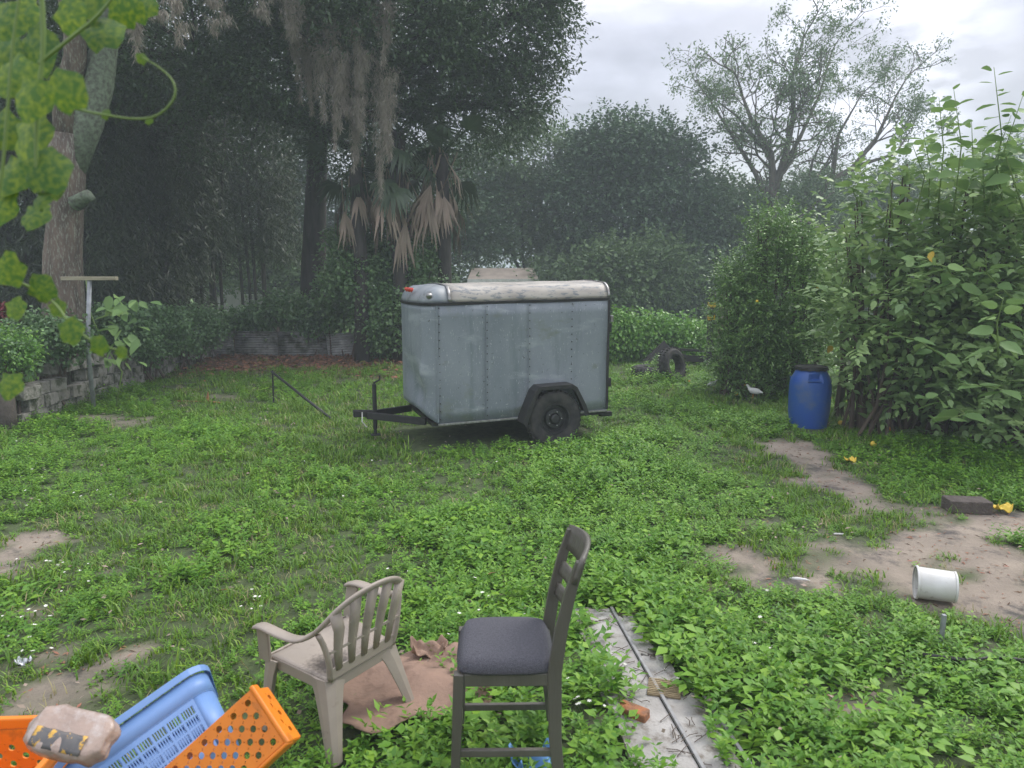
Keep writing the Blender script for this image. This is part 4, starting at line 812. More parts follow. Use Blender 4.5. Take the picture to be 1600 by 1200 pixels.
b.grid(ffn, n_ * 2, 24); b.build('front_panel', M['paint'], T0, smooth=True, solid=.01)
b = B(); b.box((XR + .012, 0, (ZB + ZT) / 2 + tilt(XR)), (.03, 2 * HW - .04, ZT - ZB)); b.build('rear_door', M['paint'], T0, bevel=.004)
b = B(); b.box(((XS + XR) / 2 - .02, 0, ZB - .03 + tilt(.2)), (XR - XS + .1, 2 * HW - .06, .05)); b.build('floor_frame', M['black'], T0)
# trim band, corner strips, bottom rail
def band(name, z, h, off, m, thick=.012):
    pl = [(XR + off, -HW - off)] + [(x - off * .8, y * (1 + off / HW)) for x, y in ol] + [(XR + off, HW + off)]
    b = B(); V = []; f = []
    for x, y in pl: V += [(x, y, z + tilt(x)), (x, y, z + h + tilt(x))]
    for i in range(len(pl) - 1): f.append((2 * i, 2 * i + 2, 2 * i + 3, 2 * i + 1))
    b.add(V, f); return b.build(name, m, T0, solid=thick)
band('trim_band', ZT, .03, .008, M['black']); band('drip_rail', ZT + .022, .012, .016, M['rim'])
for x in (XS, ): b = B(); b.box((x, -HW - .008, (ZB + ZT) / 2), (.022, .01, ZT - ZB - .01)); b.build('seam_strip', M['paint'], T0)
for y in (-HW, HW): b = B(); b.box((XR + .004, y, (ZB + ZT) / 2 + .03), (.035, .03, ZT - ZB)); b.build('corner_post', M['black'], T0, bevel=.004)
b = B(); b.bar((XS, -HW - .006, ZB - .012 + tilt(XS)), (XR, -HW - .006, ZB - .012 + tilt(XR)), .03, .024); b.build('bottom_rail', M['chrome'], T0, bevel=.003)
b = B()
for x in (-.985, -.36, .22, .82):
    for k in range(15): z = ZB + .06 + k * .1; b.lathe([(0, .008), (.006, .006), (.009, 0)], 6, Matrix.Translation((x + .014, -HW - .008, z + tilt(x))) @ Matrix.Rotation(R(90), 4, 'X'))
stuff(b.build('rivets', M['black'], T0))
# roof: rounded edge all round, nose cap in front
Zr = ZT + .034; RR = .20
def ring(k, K=8): a = math.pi / 2 * k / K; return RR * (1 - math.cos(a)), RR * math.sin(a)
XN = -.83
b = B(); K = 8; V = []; rows = []
prof = [(-HW + ring(k)[0], Zr + ring(k)[1]) for k in range(K + 1)]; prof += [(-y, z) for y, z in reversed(prof)]
prof = prof[:K + 1] + [(-.28, Zr + RR + .018), (0, Zr + RR + .024), (.28, Zr + RR + .018)] + prof[K + 1:]
nxp = 16
b.grid(lambda u, v: (lambda i, t_: (XN + (XR + .02 - XN) * u, prof[i][0] * (1 - t_) + prof[i + 1][0] * t_, (prof[i][1] * (1 - t_) + prof[i + 1][1] * t_) + tilt(XN + (XR - XN) * u) + .004 * math.sin(u * 17 + v * 5)))(min(int(v * (len(prof) - 1) + 1e-6), len(prof) - 2), v * (len(prof) - 1) - min(int(v * (len(prof) - 1) + 1e-6), len(prof) - 2)), nxp, len(prof) - 1)
b.build('roof', M['roofpaint'], T0, smooth=True, solid=.006)
b = B(); K = 8; rings = []
for k in range(K + 1):
    d, h = ring(k); R_ = RC; pts = []; base_ = [(XN, -HW)] + [(x, y) for x, y in ol] + [(XN, HW)]
    for x, y in base_: fx = max(0, (XS - x) / .22); pts.append((x + d * 1.25 * fx, math.copysign(max(abs(y) - d * (1 - .0 * fx), 0), y) if abs(y) > 1e-6 else 0, Zr + h + tilt(x)))
    rings.append(pts)
V = [p for r_ in rings for p in r_]; m__ = len(rings[0]); f = [(k * m__ + i, k * m__ + i + 1, (k + 1) * m__ + i + 1, (k + 1) * m__ + i) for k in range(K) for i in range(m__ - 1)]
V.append((XN, 0, Zr + RR + .024 + tilt(XN))); f += [(K * m__ + i, K * m__ + i + 1, len(V) - 1) for i in range(m__ - 1)]
b.add(V, f); nose = b.build('nose_cap', M['nose'], T0, smooth=True, solid=.006)
def arch(name, x, wd_, off, m):
    b = B(); V = []; f = []
    for y, z in prof:
        s_ = 1 + off / .76; V += [(x - wd_ / 2, y * s_, z + off + tilt(x)), (x + wd_ / 2, y * s_, z + off + tilt(x))]
    for i in range(len(prof) - 1): f.append((2 * i, 2 * i + 1, 2 * i + 3, 2 * i + 2))
    b.add(V, f); return b.build(name, m, T0, smooth=True, solid=.01)
arch('roof_strap', XN, .035, .008, M['chrome']); arch('rear_roof_trim', XR + .005, .03, .008, M['chrome'])
b = B(); V = [(XR + .01, y, z + tilt(XR)) for y, z in prof]; b.add(V, [tuple(range(len(V)))]); b.build('rear_roof_cap', M['nose'], T0)
def lens(x, y, z, nrm, m, s=.035, name='marker_light'):
    b = B(); q = Vector(nrm).to_track_quat('Z', 'Y').to_matrix().to_4x4(); b.lathe([(s * 1.25, -.01), (s * 1.25, .008), (s, .012), (s * .8, .03), (s * .3, .042), (0.0, .044)], 12, Matrix.Translation((x, y, z)) @ q); o = b.build(name, m, T0, smooth=True); return o
for y in (-.16, -.02, .12): lens(XS - .20, y - .1, Zr + .135, (-1, 0, .5), M['red'], .024)
lens(XS - .08, -HW + .035, Zr + .07, (-.3, -1, .35), M['chrome'], .032, 'side_light')['label'] = 'clear side lamp'
b = B(); b.box((XR + .06, -HW + .02, 1.62), (.04, .05, .09)); b.build('door_latch', M['chrome'], T0, bevel=.005)
b = B(); b.box((XR + .05, -HW + .03, 1.5), (.03, .03, .12)); b.box((XR + .05, -HW + .03, .75), (.04, .05, .12)); b.build('door_hinge', M['black'], T0, bevel=.004)
b = B(); b.box((XR + .03, -HW + .06, ZB + .1), (.03, .06, .16)); b.build('tail_lamp', M['red'], T0, bevel=.006)
b = B(); b.bar((XR - .05, -HW + .1, ZB - .06), (XR + .12, -HW + .1, ZB - .06), .08, .06); b.build('rear_bumper', M['black'], T0)
# wheels, axle, fenders
for sgn in (-1, 1):
    yc = sgn * (HW + .105); wz = .335; wh = empty('wheel', (.53, yc, wz)); wh.parent = T0; rot = Matrix.Rotation(R(90), 4, 'X') if sgn < 0 else Matrix.Rotation(R(-90), 4, 'X')
    b = B(); b.lathe([(.205, -.09), (.22, -.1), (.29, -.108), (.345, -.1), (.366, -.078), (.371, 0), (.366, .078), (.345, .1), (.29, .108), (.22, .1), (.205, .09), (.205, -.09)], 40, rot)
    for k in range(36):
        a = k / 36 * 6.283
        for q in (-.055, 0, .055): b.box((.371, 0, q), (.014, .034, .04), rot @ Matrix.Rotation(a + (q * 1.2), 4, 'Z'))
    b.build('tyre', M['rubber'], wh, smooth=True, autos=35)
    b = B(); b.lathe([(.206, .085), (.206, .10), (.19, .10), (.186, .06), (.166, .03), (.144, .032), (.125, .06), (.08, .065), (.062, .05), (.06, .085), (.046, .096), (0.0, .098)], 36, rot); rm = b.build('rim', M['rim'], wh, smooth=True, autos=35)
    b = B()
    for k in range(8): b.lathe([(0.0, .004), (.016, .004), (.016, .0)], 10, rot @ Matrix.Translation((.155 * math.cos(k * .785), .155 * math.sin(k * .785), .036)))
    b.build('vent_holes', M['black'], wh)
    b = B()
    for k in range(5): b.lathe([(.009, .05), (.009, .075), (0, .078)], 6, rot @ Matrix.Translation((.095 * math.cos(k * 1.257), .095 * math.sin(k * 1.257), 0)))
    b.build('lug_nuts', M['chrome'], wh)
    b = B(); y0, y1 = sgn * (HW + .004), sgn * (HW + .235); pr = [(-.47, -.02), (-.40, .16), (-.30, .39), (-.24, .445), (.22, .455), (.29, .41), (.42, .17), (.46, .06)]
    V = []; f = []
    for x, z in pr: V += [(.53 + x, y0, wz + z), (.53 + x, y1, wz + z)]
    for i in range(len(pr) - 1): f.append((2 * i, 2 * i + 1, 2 * i + 3, 2 * i + 2))
    b.add(V, f)
    V = []; f = []                      # turned-down lip
    for x, z in pr: V += [(.53 + x, y1, wz + z + .004), (.53 + x * .9, y1, wz + z - .05)]
    for i in range(len(pr) - 1): f.append((2 * i, 2 * i + 1, 2 * i + 3, 2 * i + 2))
    b.add(V, f); b.build('fender', M['black'], T0, solid=.01, bevel=.004)
b = B(); b.tube([(.53, -HW, .335), (.53, HW, .335)], .035, 8); b.build('axle', M['black'], T0, smooth=True)
# tongue
b = B(); b.bar((-1.1, -.5, .33), (-1.78, -.03, .37), .06, .09); b.build('tongue_beam', M['black'], T0, bevel=.004)
b = B(); b.bar((-1.1, .5, .33), (-1.78, .03, .37), .06, .09); b.build('tongue_beam', M['black'], T0, bevel=.004)
b = B(); b.bar((-1.7, 0, .39), (-1.96, 0, .4), .075, .08, w2=.1, h2=.09); b.build('coupler', M['black'], T0, bevel=.01)
b = B(); b.tube([(-1.68, -.02, .18), (-1.68, -.02, .78)], .028, 10); b.tube([(-1.68, -.02, .78), (-1.68, -.02, .8), (-1.61, -.05, .84), (-1.61, -.05, .9)], .013, 6); b.box((-1.68, -.02, .1), (.12, .12, .012)); b.tube([(-1.68, -.02, .1), (-1.68, -.02, .2)], .02, 8); b.build('tongue_jack', M['black'], T0, smooth=True, autos=40)
b = B(); b.tube([(-1.85, -.05, .42), (-1.86, -.09, .3), (-1.8, -.08, .22)], .008, 6); b.build('safety_cable', M['white'], T0)
rod = B(); a, c_ = P(425, 581, 12.2), G(518, 657); rod.tube([c_ + Vector((0, 0, .02)), a], .022, 8); rd = rod.build('metal_rod', M['black'], None, smooth=True); tag(rd, 'long dark metal rod slanting up from the weeds left of the trailer', 'rod')
# the upper end of the rod is caught in a forked stake
b = B(); b.tube([(a.x, a.y, -.1), (a.x + .01, a.y, a.z + .03)], .014, 6); o = b.build('thin_stake', M['black'], None); tag(o, 'thin dark stake holding up the slanting rod', 'stake')

# ------------------------------------------------------------------ blue barrel
bp = G(1262, 667); t = empty('plastic_barrel', bp, 0, 'blue plastic drum with a black rimmed lid standing by the citrus bush', 'barrel')
b = B(); prof_b = [(0, .0), (.22, .0), (.255, .02), (.265, .1), (.285, .25), (.29, .45), (.288, .60), (.282, .68), (.262, .74), (.225, .81), (.205, .845), (.2, .85), (.2, .875), (0, .875)]; nseg = 48; V = []; f = []
for r_, z in prof_b:
    for k in range(nseg):
        a = 6.283 * k / nseg; rr = r_
        if .66 < z < .83:
            for hc in (-1.75, .25, 2.3): # moulded hand grips
                dlt = abs((a - hc + math.pi) % 6.283 - math.pi)
                if dlt < .32 and .70 < z < .8: rr -= .05
        V.append((rr * math.cos(a), rr * math.sin(a), z))
for i in range(len(prof_b) - 1):
    for k in range(nseg): f.append((i * nseg + k, i * nseg + (k + 1) % nseg, (i + 1) * nseg + (k + 1) % nseg, (i + 1) * nseg + k))
b.add(V, f); b.build('drum', M['barrel'], t, smooth=True, autos=32)
for hc in (-1.75, .25, 2.3):
    b = B(); mxh = Matrix.Rotation(hc, 4, 'Z'); b.box((.262, 0, .715), (.03, .17, .022), mxh); b.build('hand_grip', M['barrel'], t, bevel=.006)
b = B(); b.lathe([(.2, .855), (.222, .852), (.226, .875), (.222, .90), (.2, .905), (.19, .892), (0, .89)], 40); lid = b.build('lid', M['black'], t, smooth=True, autos=35)
b = B()
for k in range(12): b.box((.226, 0, .862), (.012, .05, .028), Matrix.Rotation(k * .5236, 4, 'Z'))
b.build('lid_lugs', M['rim'], lid, bevel=.003)

# ------------------------------------------------------------------ plastic armchair
ch = empty('plastic_armchair', (-.86, 3.10, 0), R(57), 'taupe plastic garden armchair with a slatted back standing on the brown sheet', 'chair')
ch.location = (-.88, 3.30, 0); ch.rotation_euler = (0, 0, R(55)); ch.scale = (1.0, .86, .90)
mp_ = M['plasticchair']
b = B()
def seatf(u, v):       # u across, v front..back
    x = (u - .5) * (.50 - .07 * v); y = .235 - .46 * v; z = .425 - .03 * v - .018 * math.sin(math.pi * u) * math.sin(math.pi * v) - (.035 * max(0, (.1 - v) / .1) ** 2); return (x, y, z)
b.grid(seatf, 14, 14); seat = b.build('seat', M['seatstain'], ch, smooth=True, solid=.012)
b = B(); 
for sx in (-1, 1): b.bar((sx * .245, .22, .395), (sx * .215, -.22, .365), .014, .06)
b.bar((-.24, .235, .395), (.24, .235, .395), .014, .05); b.bar((-.2, -.225, .365), (.2, -.225, .365), .014, .06); b.build('apron', mp_, ch, bevel=.004)
# legs: angled channel sections, wide at the top
def chan_leg(top, bot, w0, w1, sx, sy, name='leg'):
    b = B(); V = []; f = []
    for t_ in range(6):
        q = t_ / 5; wq = w0 + (w1 - w0) * (q ** .55); c = Vector(top).lerp(Vector(bot), q)
        V += [c + Vector((-sx * wq, 0, 0)), c + Vector((-sx * wq * .45, sy * .008, 0)), c, c + Vector((sx * .006, -sy * wq * .5, 0)), c + Vector((0, -sy * wq, 0))]
    for t_ in range(5):
        for k in range(4): f.append((t_ * 5 + k, t_ * 5 + k + 1, t_ * 5 + 6 + k, t_ * 5 + 5 + k))
    b.add([tuple(v) for v in V], f); return b.build(name, mp_, ch, solid=.009, bevel=.003)
for sx in (-1, 1):
    chan_leg((sx * .262, .225, .42), (sx * .285, .27, 0), .10, .05, sx, 1); chan_leg((sx * .222, -.215, .40), (sx * .275, -.33, 0), .13, .05, sx, -1)
# arms: front riser, armrest that sweeps up into the back hoop
for sx in (-1, 1):
    b = B(); b.bar((sx * .265, .225, .40), (sx * .285, .205, .605), .018, .095, up=(0, 1, 0)); b.build('arm_support', mp_, ch, bevel=.006)
def hoop_pts():
    L_ = [Vector((-.285, .25, .60)), Vector((-.292, .19, .622)), Vector((-.295, .05, .62)), Vector((-.29, -.09, .62)), Vector((-.275, -.18, .655)), Vector((-.25, -.25, .72)), Vector((-.19, -.30, .80)), Vector((-.10, -.33, .845)), Vector((0, -.34, .858))]
    return L_ + [Vector((-p.x, p.y, p.z)) for p in reversed(L_[:-1])]
def smoothp(pts, n=3):
    for _ in range(n):
        q = [pts[0]]
        for a_, b_ in zip(pts[:-1], pts[1:]): q += [a_.lerp(b_, .25), a_.lerp(b_, .75)]
        q.append(pts[-1]); pts = q
    return pts
hp_ = smoothp(hoop_pts(), 2); b = B(); V = []; f = []
for i, p in enumerate(hp_):
    d = (hp_[min(i + 1, len(hp_) - 1)] - hp_[max(i - 1, 0)]).normalized(); t_ = abs(i / (len(hp_) - 1) - .5) * 2; wd_ = .034 if t_ > .55 else .030
    inn = Vector((-p.x, 0, 0)); inn = (inn - d * inn.dot(d)); inn = inn.normalized() if inn.length > .02 else Vector((0, .3, -.95)); flatn = d.cross(inn).normalized()
    if t_ < .55: inn = (Vector((0, -.25, .72)) - p); inn = (inn - d * inn.dot(d)).normalized(); flatn = d.cross(inn).normalized()
    for a_ in range(8):
        an = a_ * math.pi / 4; V.append(tuple(p + inn * math.cos(an) * wd_ * (1.0 if t_ > .55 else .8) + flatn * math.sin(an) * .013))
for i in range(len(hp_) - 1):
    for k in range(8): f.append((i * 8 + k, i * 8 + (k + 1) % 8, (i + 1) * 8 + (k + 1) % 8, (i + 1) * 8 + k))
f += [tuple(range(8)), tuple(range(len(V) - 8, len(V)))]
b.add(V, f); b.build('arm_and_back_hoop', mp_, ch, smooth=True)
for sx in (-1, 1):
    b = B(); pts = [Vector((sx * .20, -.225, .40)), Vector((sx * .215, -.245, .5)), Vector((sx * .235, -.24, .6)), Vector((sx * .258, -.225, .672))]; pts = smoothp(pts, 1); b.tube(pts, [.016] * len(pts), 8, flat=(1.3, .8)); b.build('back_side_rail', mp_, ch, smooth=True)
b = B(); b.bar((-.205, -.235, .43), (.205, -.235, .43), .012, .06); b.build('lower_back_rail', mp_, ch, bevel=.004)
b = B(); b.bar((-.22, -.258, .565), (.22, -.258, .565), .008, .014); b.build('back_cross_rib', mp_, ch)
for i in range(5):
    u = (i - 2) / 2; x0, x1 = u * .155, u * .205; zt = .85 - .07 * u * u; yt = -.333 + .042 * u * u; b = B(); pts = [(x0, -.237, .44), (x0 * 1.1, -.255, .56), ((x0 + x1) / 2, -.285, .68), (x1, yt, zt)]; V = []; f = []
    for j, (x, y, z) in enumerate(pts): wq = (.019, .025, .031, .034)[j]; V += [(x - wq, y, z), (x, y - .006, z), (x + wq, y, z)]
    for j in range(3): f += [(j * 3, j * 3 + 1, j * 3 + 4, j * 3 + 3), (j * 3 + 1, j * 3 + 2, j * 3 + 5, j * 3 + 4)]
    b.add(V, f); b.build('slat', mp_, ch, smooth=True, solid=.007)

# ------------------------------------------------------------------ bar stool
bs = empty('bar_stool', (-.03, 2.87, 0), R(91), 'dark grey wooden counter stool with a padded charcoal seat and ladder back', 'stool'); mw = M['stoolwood']
b = B()
def cush(u, v):
    x = (u - .5) * 2; y = (v - .5) * 2; sq = lambda a: a
    r_ = max(abs(x), abs(y)); return (x * .215, y * .205, 0)
nu = 16; V = []; f = []
def ccz(x, y): ex = (1 - abs(x) ** 6) * (1 - abs(y) ** 6); return .045 * max(ex, 0) ** .35 + .018 * (1 - x * x) * (1 - y * y)
def cpos(i, j, top):
    x = -1 + 2 * i / nu; y = -1 + 2 * j / nu; k = 1 - .10 * (abs(x) * abs(y)) ** 3; xx = x * .215 * k; yy = y * .205 * k; 
    return (xx * (1 if top else .97), yy * (1 if top else .97), .612 + (ccz(x, y) if top else -.012))
V = [cpos(i, j, True) for i in range(nu + 1) for j in range(nu + 1)]; o_ = len(V); V += [cpos(i, j, False) for i in range(nu + 1) for j in range(nu + 1)]
ix = lambda i, j: i * (nu + 1) + j
for i in range(nu):
    for j in range(nu): f.append((ix(i, j), ix(i + 1, j), ix(i + 1, j + 1), ix(i, j + 1))); f.append((o_ + ix(i, j), o_ + ix(i, j + 1), o_ + ix(i + 1, j + 1), o_ + ix(i + 1, j)))
for i in range(nu):
    for (a_, b_) in (((i, 0), (i + 1, 0)), ((i, nu), (i + 1, nu)), ((0, i), (0, i + 1)), ((nu, i), (nu, i + 1))): f.append((ix(*a_), ix(*b_), o_ + ix(*b_), o_ + ix(*a_)))
b.add(V, f); b.build('seat', M['fabric'], bs, smooth=True)
def bar_(name, a_, c, w0, h0, up=(0, 0, 1), **k): b = B(); b.bar(a_, c, w0, h0, up=up, **k); return b.build(name, mw, bs, bevel=.004)
for sx in (-1, 1):
    bar_('leg', (sx * .205, .215, 0), (sx * .185, .19, .60), .036, .036, up=(0, 1, 0), w2=.042, h2=.042)
    b = B(); pts = [Vector((sx * .205, -.235, 0)), Vector((sx * .195, -.205, .30)), Vector((sx * .188, -.2, .60)), Vector((sx * .186, -.225, .78)), Vector((sx * .186, -.262, .95)), Vector((sx * .186, -.30, 1.075))]
    wds = [.045, .052, .058, .052, .046, .036]; V = []; f = []
    for p, wq in zip(pts, wds): V += [(p.x - .015, p.y - wq / 2, p.z), (p.x + .015, p.y - wq / 2, p.z), (p.x + .015, p.y + wq / 2, p.z), (p.x - .015, p.y + wq / 2, p.z)]
    for i in range(len(pts) - 1):
        for k in range(4): f.append((i * 4 + k, i * 4 + (k + 1) % 4, i * 4 + 4 + (k + 1) % 4, i * 4 + 4 + k))
    f += [(3, 2, 1, 0), tuple(range(len(V) - 4, len(V)))]; b.add(V, f); b.build('back_post', mw, bs, bevel=.004)
    bar_('side_apron', (sx * .188, .17, .572), (sx * .188, -.18, .572), .02, .055)
    bar_('side_stretcher', (sx * .196, .195, .20 if sx > 0 else .25), (sx * .197, -.205, .20 if sx > 0 else .25), .02, .032)
bar_('front_apron', (-.17, .19, .572), (.17, .19, .572), .02, .055); bar_('back_apron', (-.17, -.195, .572), (.17, -.195, .572), .02, .055)
bar_('footrest', (-.185, .207, .19), (.185, .207, .19), .024, .036); bar_('back_stretcher', (-.18, -.212, .28), (.18, -.212, .28), .02, .03)
def curved_slat(name, z, h, yb, lean, depth_=.035, th=.014, over=0):
    b = B(); b.grid(lambda u, v: ((u - .5) * (.36 + over), yb - depth_ * math.sin(math.pi * u) - lean * v, z + h * v + (.02 * math.sin(math.pi * u) * v if over else 0)), 12, 3); return b.build(name, mw, bs, smooth=True, solid=th)
curved_slat('top_rail', .985, .10, -.272, .03, .05, .02, .05); curved_slat('back_slat', .87, .06, -.243, .02); curved_slat('back_slat', .765, .06, -.228, .014)

# ------------------------------------------------------------------ pile at the lower left: crates, basket, wrapped bundle
def camM(px, py, d, X, A):
    """frame from two directions given in the picture's sense (right, up, toward viewer) at the place seen there"""
    r_ = ray(px, py) * d + Vector((0, 0, CZ)); cr_ = Vector((1, 0, 0)); cu = Vector((0, sp, cp)); cb_ = Vector((0, -cp, sp))
    tw = lambda v: (cr_ * v[0] + cu * v[1] + cb_ * v[2]); x = tw(X).normalized(); a = tw(A); a = (a - x * a.dot(x)).normalized(); n = x.cross(a).normalized(); 
    m = Matrix((x, a, n)).transposed().to_4x4(); m.translation = r_; return m
def plate_holes(b, w_, h_, cells, mx, th=.006, seg=8):
    """flat plate in x,y with round holes: cells = (nx, ny, r, mx0, my0); ring of quads around each hole"""
    nx_, ny_, r_, ax, ay = cells; cw, chh = (w_ - 2 * ax) / nx_, (h_ - 2 * ay) / ny_
    def quad(x0, y0, x1, y1): b.box(((x0 + x1) / 2, (y0 + y1) / 2, 0), (x1 - x0, y1 - y0, th), mx)
    quad(0, 0, w_, ay); quad(0, h_ - ay, w_, h_); quad(0, ay, ax, h_ - ay); quad(w_ - ax, ay, w_, h_ - ay)
    for i in range(nx_):
        for j in range(ny_):
            cx, cy = ax + (i + .5) * cw, ay + (j + .5) * chh
            if (i + j) % 2: quad(cx - cw / 2, cy - chh / 2, cx + cw / 2, cy + chh / 2); continue
            V = []; n8 = 16
            for zz in (-th / 2, th / 2):
                for k in range(n8): a_ = 2 * math.pi * (k + .5) / n8; V.append((cx + r_ * math.cos(a_), cy + r_ * math.sin(a_), zz))
                for k in range(n8): a_ = 2 * math.pi * (k + .5) / n8; m_2 = max(abs(math.cos(a_)), abs(math.sin(a_))); V.append((cx + cw / 2 * math.cos(a_) / m_2, cy + chh / 2 * math.sin(a_) / m_2, zz))
            f = []
            for k in range(n8): k2 = (k + 1) % n8; f += [(k, k2, n8 + k2, n8 + k), (2 * n8 + k, 3 * n8 + k, 3 * n8 + k2, 2 * n8 + k2), (k, 2 * n8 + k, 2 * n8 + k2, k2)]
            b.add(V, f, mx)
# blue basket
bk = empty('laundry_basket', (0, 0, 0), 0, 'light blue slotted plastic basket tipped on its side in the lower left pile', 'basket')
mb = camM(204, 1112, 2.28, (.80, .50, -.70), (-.55, .60, -.50)); bk.matrix_world = mb
LB, WB, HB = .48, .34, .27       # local: x long side, y towards the opening, z outward normal of the near side
cw_, taper = .52, .80
def rrect(y, off=0):             # rounded rectangle outline at depth y (0 rim .. -HB bottom)
    s_ = 1 - .16 * (-y / HB); hx, hz, rc = LB / 2 * s_ + off, WB / 2 * s_ + off, .07 * s_ + off; pts = []
    for cx, cz, a0 in ((hx - rc, hz - rc, 0), (-hx + rc, hz - rc, 90), (-hx + rc, -hz + rc, 180), (hx - rc, -hz + rc, 270)):
        for k in range(7): a_ = R(a0 + 15 * k); pts.append((cx + rc * math.cos(a_), y, cz - WB / 2 + rc * math.sin(a_)))
    return pts
def strip(b, y0, y1, off0=0, off1=None, skip=()):
    A_, B_ = rrect(y0, off0), rrect(y1, off0 if off1 is None else off1); n_ = len(A_)
    b.add(A_ + B_, [(i, (i + 1) % n_, n_ + (i + 1) % n_, n_ + i) for i in range(n_) if i not in skip])
b = B(); strip(b, -.02, -.085, .004); strip(b, -.085, -.087, .004, 0); strip(b, -.087, -HB, 0, 0, skip=(6,)); btm = rrect(-HB); b.add(btm, [tuple(range(len(btm)))]); b.build('basket_body', M['bluebasket'], bk, smooth=True, solid=.003, autos=40)
b = B(); strip(b, 0, -.022, .018, .016); strip(b, 0, .0, .018, 0); b.build('basket_rim', M['bluebasket'], bk, smooth=False, solid=.003, bevel=.002)
b = B()   # near long side between the corners: real slots
def sp_(u, y): s_ = 1 - .16 * (-y / HB); hx = LB / 2 * s_ - .07 * s_; return Vector((-hx + 2 * hx * u, y, WB / 2 * s_ - WB / 2))
def cell(u0, u1, y0, y1): b.add([sp_(u0, y0), sp_(u1, y0), sp_(u1, y1), sp_(u0, y1)], [(0, 1, 2, 3)])
ncol, nrow = 36, 4; ya, yb_ = -.105, -.245; cell(0, 1, -.087, ya); cell(0, 1, yb_, -HB)
for r_ in range(nrow):
    y0 = ya + (yb_ - ya) * r_ / nrow; y1 = ya + (yb_ - ya) * (r_ + 1) / nrow; ym = y0 + (y1 - y0) * .78; cell(0, 1, ym, y1)
    for c in range(ncol):
        u0, u1 = .08 + .90 * c / ncol, .08 + .90 * (c + 1) / ncol; cell(u0, u0 + (u1 - u0) * .45, y0, ym)
        if c % 6 == 5 : cell(u0, u1, y0, ym)
    cell(0, .08, y0, ym); cell(.98, 1, y0, ym)
b.build('slotted_side', M['bluebasket'], bk, solid=.0035)
# orange perforated crate lying on its side
oc = empty('orange_crate', (0, 0, 0), 0, 'orange plastic crate with round holes, tipped next to the blue basket', 'crate')
mo = camM(234, 1222, 2.10, (.60, -.62, .30), (.78, .62, -.10)); oc.matrix_world = mo
WO, HO, DO = .185, .38, .11
b = B(); plate_holes(b, WO, HO, (7, 13, .0100, .012, .012), Matrix.Identity(4), .005); b.build('perforated_side', M['orange'], oc)
b = B(); plate_holes(b, WO, DO, (5, 3, .009, .02, .02), Matrix(((1, 0, 0, 0), (0, 0, 1, HO + .0), (0, -1, 0, 0), (0, 0, 0, 1)))); b.build('perforated_side', M['orange'], oc)
b = B(); plate_holes(b, WO, DO, (5, 3, .009, .02, .02), Matrix(((1, 0, 0, 0), (0, 0, 1, 0), (0, -1, 0, 0), (0, 0, 0, 1)))); b.build('perforated_side', M['orange'], oc)
b = B(); b.box((WO, HO / 2, -DO / 2), (.006, HO, DO)); b.build('crate_end', M['orange'], oc, bevel=.002)
b = B(); b.box((-.0, HO / 2, -DO / 2), (.006, HO, DO)); b.build('crate_end', M['orange'], oc, bevel=.002)
b = B(); b.box((WO / 2, -.008, -.012), (WO + .02, .014, .04)); b.box((WO / 2, HO + .008, -.012), (WO + .02, .014, .04)); b.box((WO + .008, HO / 2, -.012), (.012, HO + .02, .04)); b.build('crate_lip', M['orange'], oc, bevel=.005)
# second orange crate, far left
def crate_up(label, loc, rz, s=(.5, .38, .3)):
    t = empty('orange_crate', loc, rz, label, 'crate'); 
    for sgn in (-1, 1):
        b = B(); plate_holes(b, s[0] - .02, s[2] - .04, (11, 5, .012, .03, .05), Matrix(((1, 0, 0, -s[0] / 2 + .01), (0, 0, 1, sgn * (s[1] / 2 - .006)), (0, 1, 0, .0), (0, 0, 0, 1)))); b.build('perforated_side', M['orange'], t)
        b = B(); b.box((sgn * (s[0] / 2 - .004), 0, s[2] / 2 - .02), (.006, s[1] - .02, s[2] - .04)); b.build('crate_end', M['orange'], t)
        b = B(); b.box((0, sgn * (s[1] / 2 + .004), s[2] - .02), (s[0] + .03, .022, .04)); b.build('crate_lip', M['orange'], t, bevel=.006)
        b = B(); b.box((sgn * (s[0] / 2 + .004), 0, s[2] - .02), (.022, s[1] - .014, .036)); b.build('crate_lip', M['orange'], t, bevel=.006)
    b = B(); b.box((0, 0, .004), (s[0] - .02, s[1] - .02, .006)); b.build('crate_bottom', M['orange'], t); return t
cq = P(30, 1150, 2.12); crate_up('orange crate at the far left with the wrapped bundle on it', (cq.x - .12, cq.y - .12, cq.z - .28), R(3), (.56, .40, .29))
crate_up('orange crate standing under the far left one', (cq.x - .11, cq.y - .13, cq.z - .60), R(-4), (.54, .40, .3))
fz = cq.z - .60
for k_, (sx_, lab_) in enumerate(((.0, 'orange crate on the ground under the lower left pile'), (.50, 'orange crate on the ground under the tipped basket'))):
    crate_up(lab_, (cq.x - .1 + sx_, cq.y - .16 + .03 * k_, 0), R(2 - 5 * k_), (.50, .40, max(fz, .3)))
crate_up('orange crate supporting the tipped basket and crate', (cq.x + .43, cq.y - .16, fz), R(6), (.46, .38, .3))
